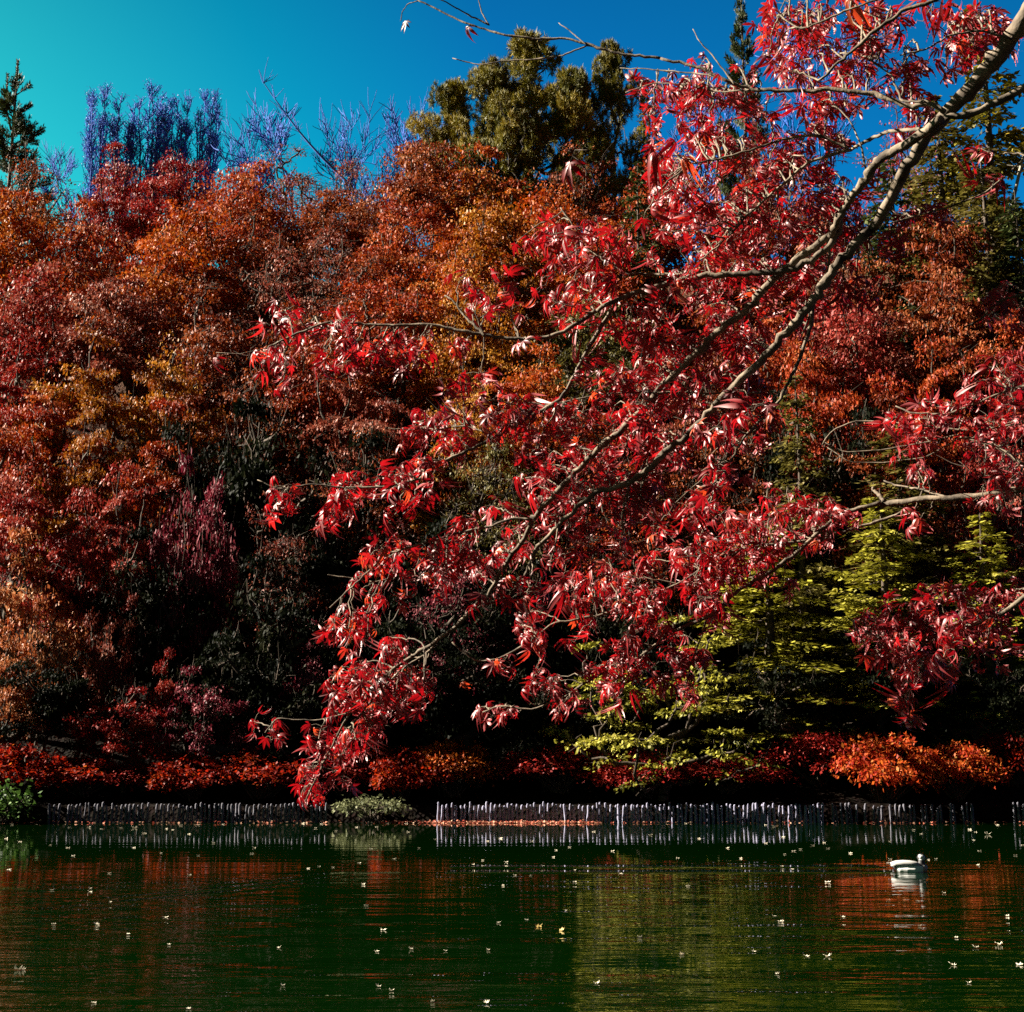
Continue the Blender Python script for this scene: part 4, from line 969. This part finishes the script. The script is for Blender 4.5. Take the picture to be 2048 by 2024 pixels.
# leafy patches: centre, radii, number of leaves, optional single bough they hang from
BL = [
 (1460,260,190,115,200,None),(1400,190,130,70,45,'upper'),(1575,80,60,55,80,None),(1680,60,110,60,110,None),(1600,180,130,80,130,None),(1640,330,130,110,130,None),(1500,380,170,110,170,None),
 (1760,130,90,80,70,None),(1880,90,110,70,80,'crown'),(1950,60,70,50,40,'crown'),(1800,230,60,60,30,None),(1380,300,110,90,90,None),
 (1420,480,150,100,150,None),(1560,470,120,100,120,None),(1330,420,90,70,50,None),(1640,420,70,60,40,None),(1500,600,140,90,140,None),(1380,640,120,90,110,None),(1600,560,90,70,60,None),
 (1110,480,80,80,45,'middle'),(1230,490,100,60,45,'middle'),(1070,620,110,70,75,'middle'),(1180,560,70,50,30,'middle'),
 (620,670,90,70,58,'middle'),(560,720,50,60,22,'middle'),(700,690,80,60,40,'middle'),(830,690,90,45,38,'middle'),(930,600,40,40,14,'middle'),
 (1300,720,150,90,140,None),(1430,760,130,90,120,None),(1200,800,140,90,140,None),(1060,850,120,70,85,'middle'),(920,880,110,60,60,'middle'),(850,840,70,50,28,'middle'),(960,800,60,40,18,'middle'),
 (1370,880,140,90,125,None),(1230,920,130,80,110,None),(1100,950,110,70,80,None),(1460,880,80,90,45,'main'),
 (560,985,50,45,16,'middle'),(660,1000,70,50,40,'middle'),(770,985,80,50,45,'middle'),(850,960,60,45,24,'middle'),
 (1320,1010,130,80,105,None),(1180,1050,120,80,100,None),(1050,1120,90,80,75,None),(1000,1060,80,50,40,'central'),(860,1110,110,50,70,'central'),(780,1150,60,60,40,'central'),(940,1160,80,60,45,None),
 (700,1220,50,60,20,'central'),(760,1270,70,60,40,'central'),(720,1390,70,70,95,'central'),(780,1400,80,60,60,'central'),(830,1360,60,50,32,'central'),(690,1460,60,50,60,'central'),(650,1530,45,50,42,'central'),(610,1590,28,40,24,'central'),(528,1468,45,28,14,'central'),
 (1550,1040,130,70,125,'low'),(1430,1090,130,80,135,'low'),(1650,1030,60,40,34,'low'),(1330,1160,130,80,120,'low'),(1220,1190,110,70,80,'low'),(1460,1180,100,60,60,'low'),(1540,1130,80,50,45,'low'),
 (1350,1290,100,70,90,'low'),(1260,1340,100,60,85,'low'),(1140,1370,90,45,62,'low'),(1090,1250,90,50,36,'low'),(1000,1420,40,40,22,'low'),(1370,1390,45,50,24,'low'),(1040,1290,60,40,18,'low'),
 (1890,870,110,70,95,'right'),(1990,790,70,80,75,'right'),(2030,900,50,80,55,'right'),(1760,870,80,40,26,'right'),(1960,960,70,50,30,'right'),(2020,610,45,60,26,'right'),(1830,955,60,30,20,'low'),(1830,1035,40,30,10,'low'),
 (1830,1270,110,60,150,'lowest'),(1760,1250,50,50,45,'lowest'),(1900,1220,90,50,85,'lowest'),(1850,1330,70,50,70,'lowest'),(1815,1385,40,45,36,'lowest'),(2000,1200,60,50,45,'lowest'),(1960,1290,60,40,30,'lowest'),
 (1770,470,70,60,34,'pale'),(1850,420,60,40,16,'pale'),(1960,320,60,50,12,'pale'),(1700,560,50,50,14,'main'),
]
BLAB = {'main': 'thickest forked bough of the maple', 'central': 'long bough ending in the lowest red tip'}
def spline(pts, n):
    pts = np.asarray(pts, float); d = np.concatenate([[0], np.cumsum(np.linalg.norm(np.diff(pts, axis=0), axis=1))])
    t = np.linspace(0, d[-1], n); out = np.stack([np.interp(t, d, pts[:, i]) for i in range(pts.shape[1])], 1)
    k = np.array([.25, .5, .25]); sm = out.copy(); sm[1:-1] = out[:-2] * .25 + out[1:-1] * .5 + out[2:] * .25
    return sm
rng = np.random.default_rng(2024)
wood = {}; leaf = {}; tr = []        # tr: bough, pixel polyline with depth
for name, y0, y1, w0, w1, pts in BR:
    n = max(8, int(len(pts) * 5)); c = spline(pts, n)
    Y = np.linspace(y0, y1, n) + .012 * np.cumsum(rng.normal(0, .25, n)) * np.linspace(0, 1, n)
    wpx = np.linspace(w0, w1, n)
    c = c + rng.normal(0, 1.0, c.shape) * min(2.0, w0 * .12)
    p3 = np.array([P(a, b, y) for (a, b), y in zip(c, Y)])
    rad = wpx / F * Y / 2
    if n > 12:
        kn = rng.integers(2, n - 2, max(1, n // 9)); rad[kn] *= rng.uniform(1.12, 1.35, len(kn))
    wood.setdefault(name, MB()).tube(p3 - BASE, rad, 10 if w0 > 14 else 6, .5, True, 0, .06, rng)
    tr.append((name, c, Y, wpx))
NAME = np.concatenate([[i] * len(c) for i, (_, c, _, _) in enumerate(tr)]); PX = np.concatenate([c for _, c, _, _ in tr]); PY_ = np.concatenate([y for _, _, y, _ in tr])
PW = np.concatenate([w for *_, w in tr]); BN = np.array([tr[i][0] for i in NAME])
DOWN = np.array((0, 0, -1.0))
def leaf_at(name, p, out, rng, size):
    lm = leaf.setdefault(name, MB())
    d = nrm(out * rng.uniform(.3, 1.0) + DOWN * rng.uniform(.15, 1.15) + rng.normal(0, .30, 3))
    nr = np.array((0, 0, 1.0)) * rng.uniform(.3, 1) + np.array(out) * rng.uniform(.2, .9) + rng.normal(0, .5, 3)
    st = p + nrm(out + rng.normal(0, .4, 3) + np.array((0, 0, .1))) * size * rng.uniform(.25, .6)
    wood[name].tube([p, (p + st) / 2 + np.array((0, 0, .004)), st], [.0008, .0007, .0006], 3, .5, False)
    put_leaf(lm, st, d, nr, size * rng.uniform(.8, 1.2), rng, float(np.clip(rng.normal(.46, .22), 0, .82) if rng.uniform() > .03 else .97))
for cx, cy, rx, ry, cnt, only in BL:
    left = int(cnt * (.85 if cx > 1250 and cy < 520 else .92 if cx > 950 else 1.05))
    while left > 0:
        k = int(min(left, rng.integers(4, 10))); left -= k
        a, q = rng.uniform(0, 6.283), math.sqrt(rng.uniform(0, 1)); tx, ty = cx + math.cos(a) * q * rx, cy + math.sin(a) * q * ry
        d = np.hypot(PX[:, 0] - tx, PX[:, 1] - ty) + np.where(PX[:, 0] < tx - 5, 60, 0) + np.where(PX[:, 1] > ty + 25, 40, 0) + rng.uniform(0, 70, len(PX)) + PW * 1.5
        if only: d = d + np.where(BN == only, 0, 900)
        j = int(np.argmin(d)); name = BN[j]; Y0 = PY_[j]; Yt = Y0 + (abs(rng.normal(.20, .12)) + .05 if PW[j] > 9 else rng.normal(.04, .12))
        if cx > 1330 and cy < 640: Yt = Yt if rng.uniform() < .13 else max(Yt, 2.60 + max(0, 1880 - tx) * .0012 + abs(rng.normal(.10, .14)))
        s0, e0 = P(*PX[j], Y0), P(tx, ty, Yt)
        ln = np.linalg.norm(e0 - s0)
        mid = (s0 + e0) / 2 + np.array((0, 0, .10 * ln)) + rng.normal(0, .04 * ln + .003, 3)
        t = np.linspace(0, 1, 9)[:, None]; c = s0 * (1 - t) ** 2 + 2 * mid * t * (1 - t) + e0 * t ** 2
        c[1:-1] += rng.normal(0, .0025, (7, 3))
        wood[name].tube(c - BASE, np.linspace(.0022, .0010, 9), 4, .5, False)
        dirv = nrm(c[-1] - c[-3]); sidev = nrm(np.cross(dirv, (0, 0, 1.0)))
        size = rng.uniform(.048, .072)
        for m in range(k):
            u = 1.0 - (m // 2) * (.16 if ln > .12 else .12); u = max(u, .15); p = np.array([np.interp(u, t[:, 0], c[:, i]) for i in range(3)])
            out = nrm(dirv * (.9 if m == 0 else .35) + sidev * (0 if m == 0 else (1 if m % 2 else -1)) + rng.normal(0, .35, 3))
            leaf_at(name, p - BASE, out, rng, size * (1 - .12 * (m // 2) * rng.uniform(0, 1)))
def single(name, px, py, Y, sz, tintv, d=(-.1, 0, -1), nr=(-.4, -.6, .3)):
    mb = leaf.setdefault(name, MB()); put_leaf(mb, P(px, py, Y) - BASE, np.array(d, float), np.array(nr, float), sz, rng, tintv)
single('middle', 1140, 325, 2.85, .105, .30); single('middle', 430, 715, 3.1, .075, .45); single('upper', 936, 52, 2.88, .060, .35); single('upper', 812, 42, 2.93, .045, .1)
single('central', 925, 1365, 3.6, .05, .95); single('crown', 1700, -5, 2.45, .09, .97)
wood['middle'].tube([P(1180, 300, 2.8) - BASE, P(1150, 300, 2.84) - BASE, P(1140, 325, 2.85) - BASE], [.001, .0009, .0007], 4)
wood['middle'].tube([P(560, 690, 3.12) - BASE, P(480, 708, 3.11) - BASE, P(432, 705, 3.1) - BASE], [.0012, .001, .0008], 4)
root = empty('maple_tree', tuple(BASE), 'near maple with dark red curled leaves whose boughs cross the pond view from the right', 'tree')
tk = MB(); hub = P(2190, -230, 2.15) - BASE
tk.tube([(0, 0, -.2), (.02, 0, .3), (-.05, .05, .9), (-.12, .08, 1.5), (hub + np.array((.55, -.25, .3))) * .8, hub + np.array((.25, -.12, .22)), hub], [.13, .105, .09, .08, .055, .034, .0225], 12, .5, True, 0, .06, rng)
for nm in ('side', 'low', 'right', 'lowest', 'pale'):        # every bough springs from the stem outside the picture
    for (b, y0, y1, w0, w1, pts) in BR:
        if b == nm and pts[0][0] > 2100:
            a = P(*pts[0], y0) - BASE; z0 = max(.5, min(1.7, a[2] - .15)); s = np.array((-.08, .06, z0)); m = (a + s) / 2 + np.array((0, 0, .06))
            wood[nm].tube([s, m, a], [w0 / F * y0 * .75, w0 / F * y0 * .6, w0 / F * y0 / 2], 8, .5, True, 0, .08, rng)
obj('trunk', tk.mesh('maple_trunk', True), BARK_MAPLE, root)
for nm in wood:
    b = obj('bough', wood[nm].mesh('bough_' + nm, True), BARK_MAPLE, root)
    if nm in BLAB: b['label'] = BLAB[nm]
    if nm in leaf: obj('leaves', leaf[nm].mesh('leaves_' + nm), FG, b)
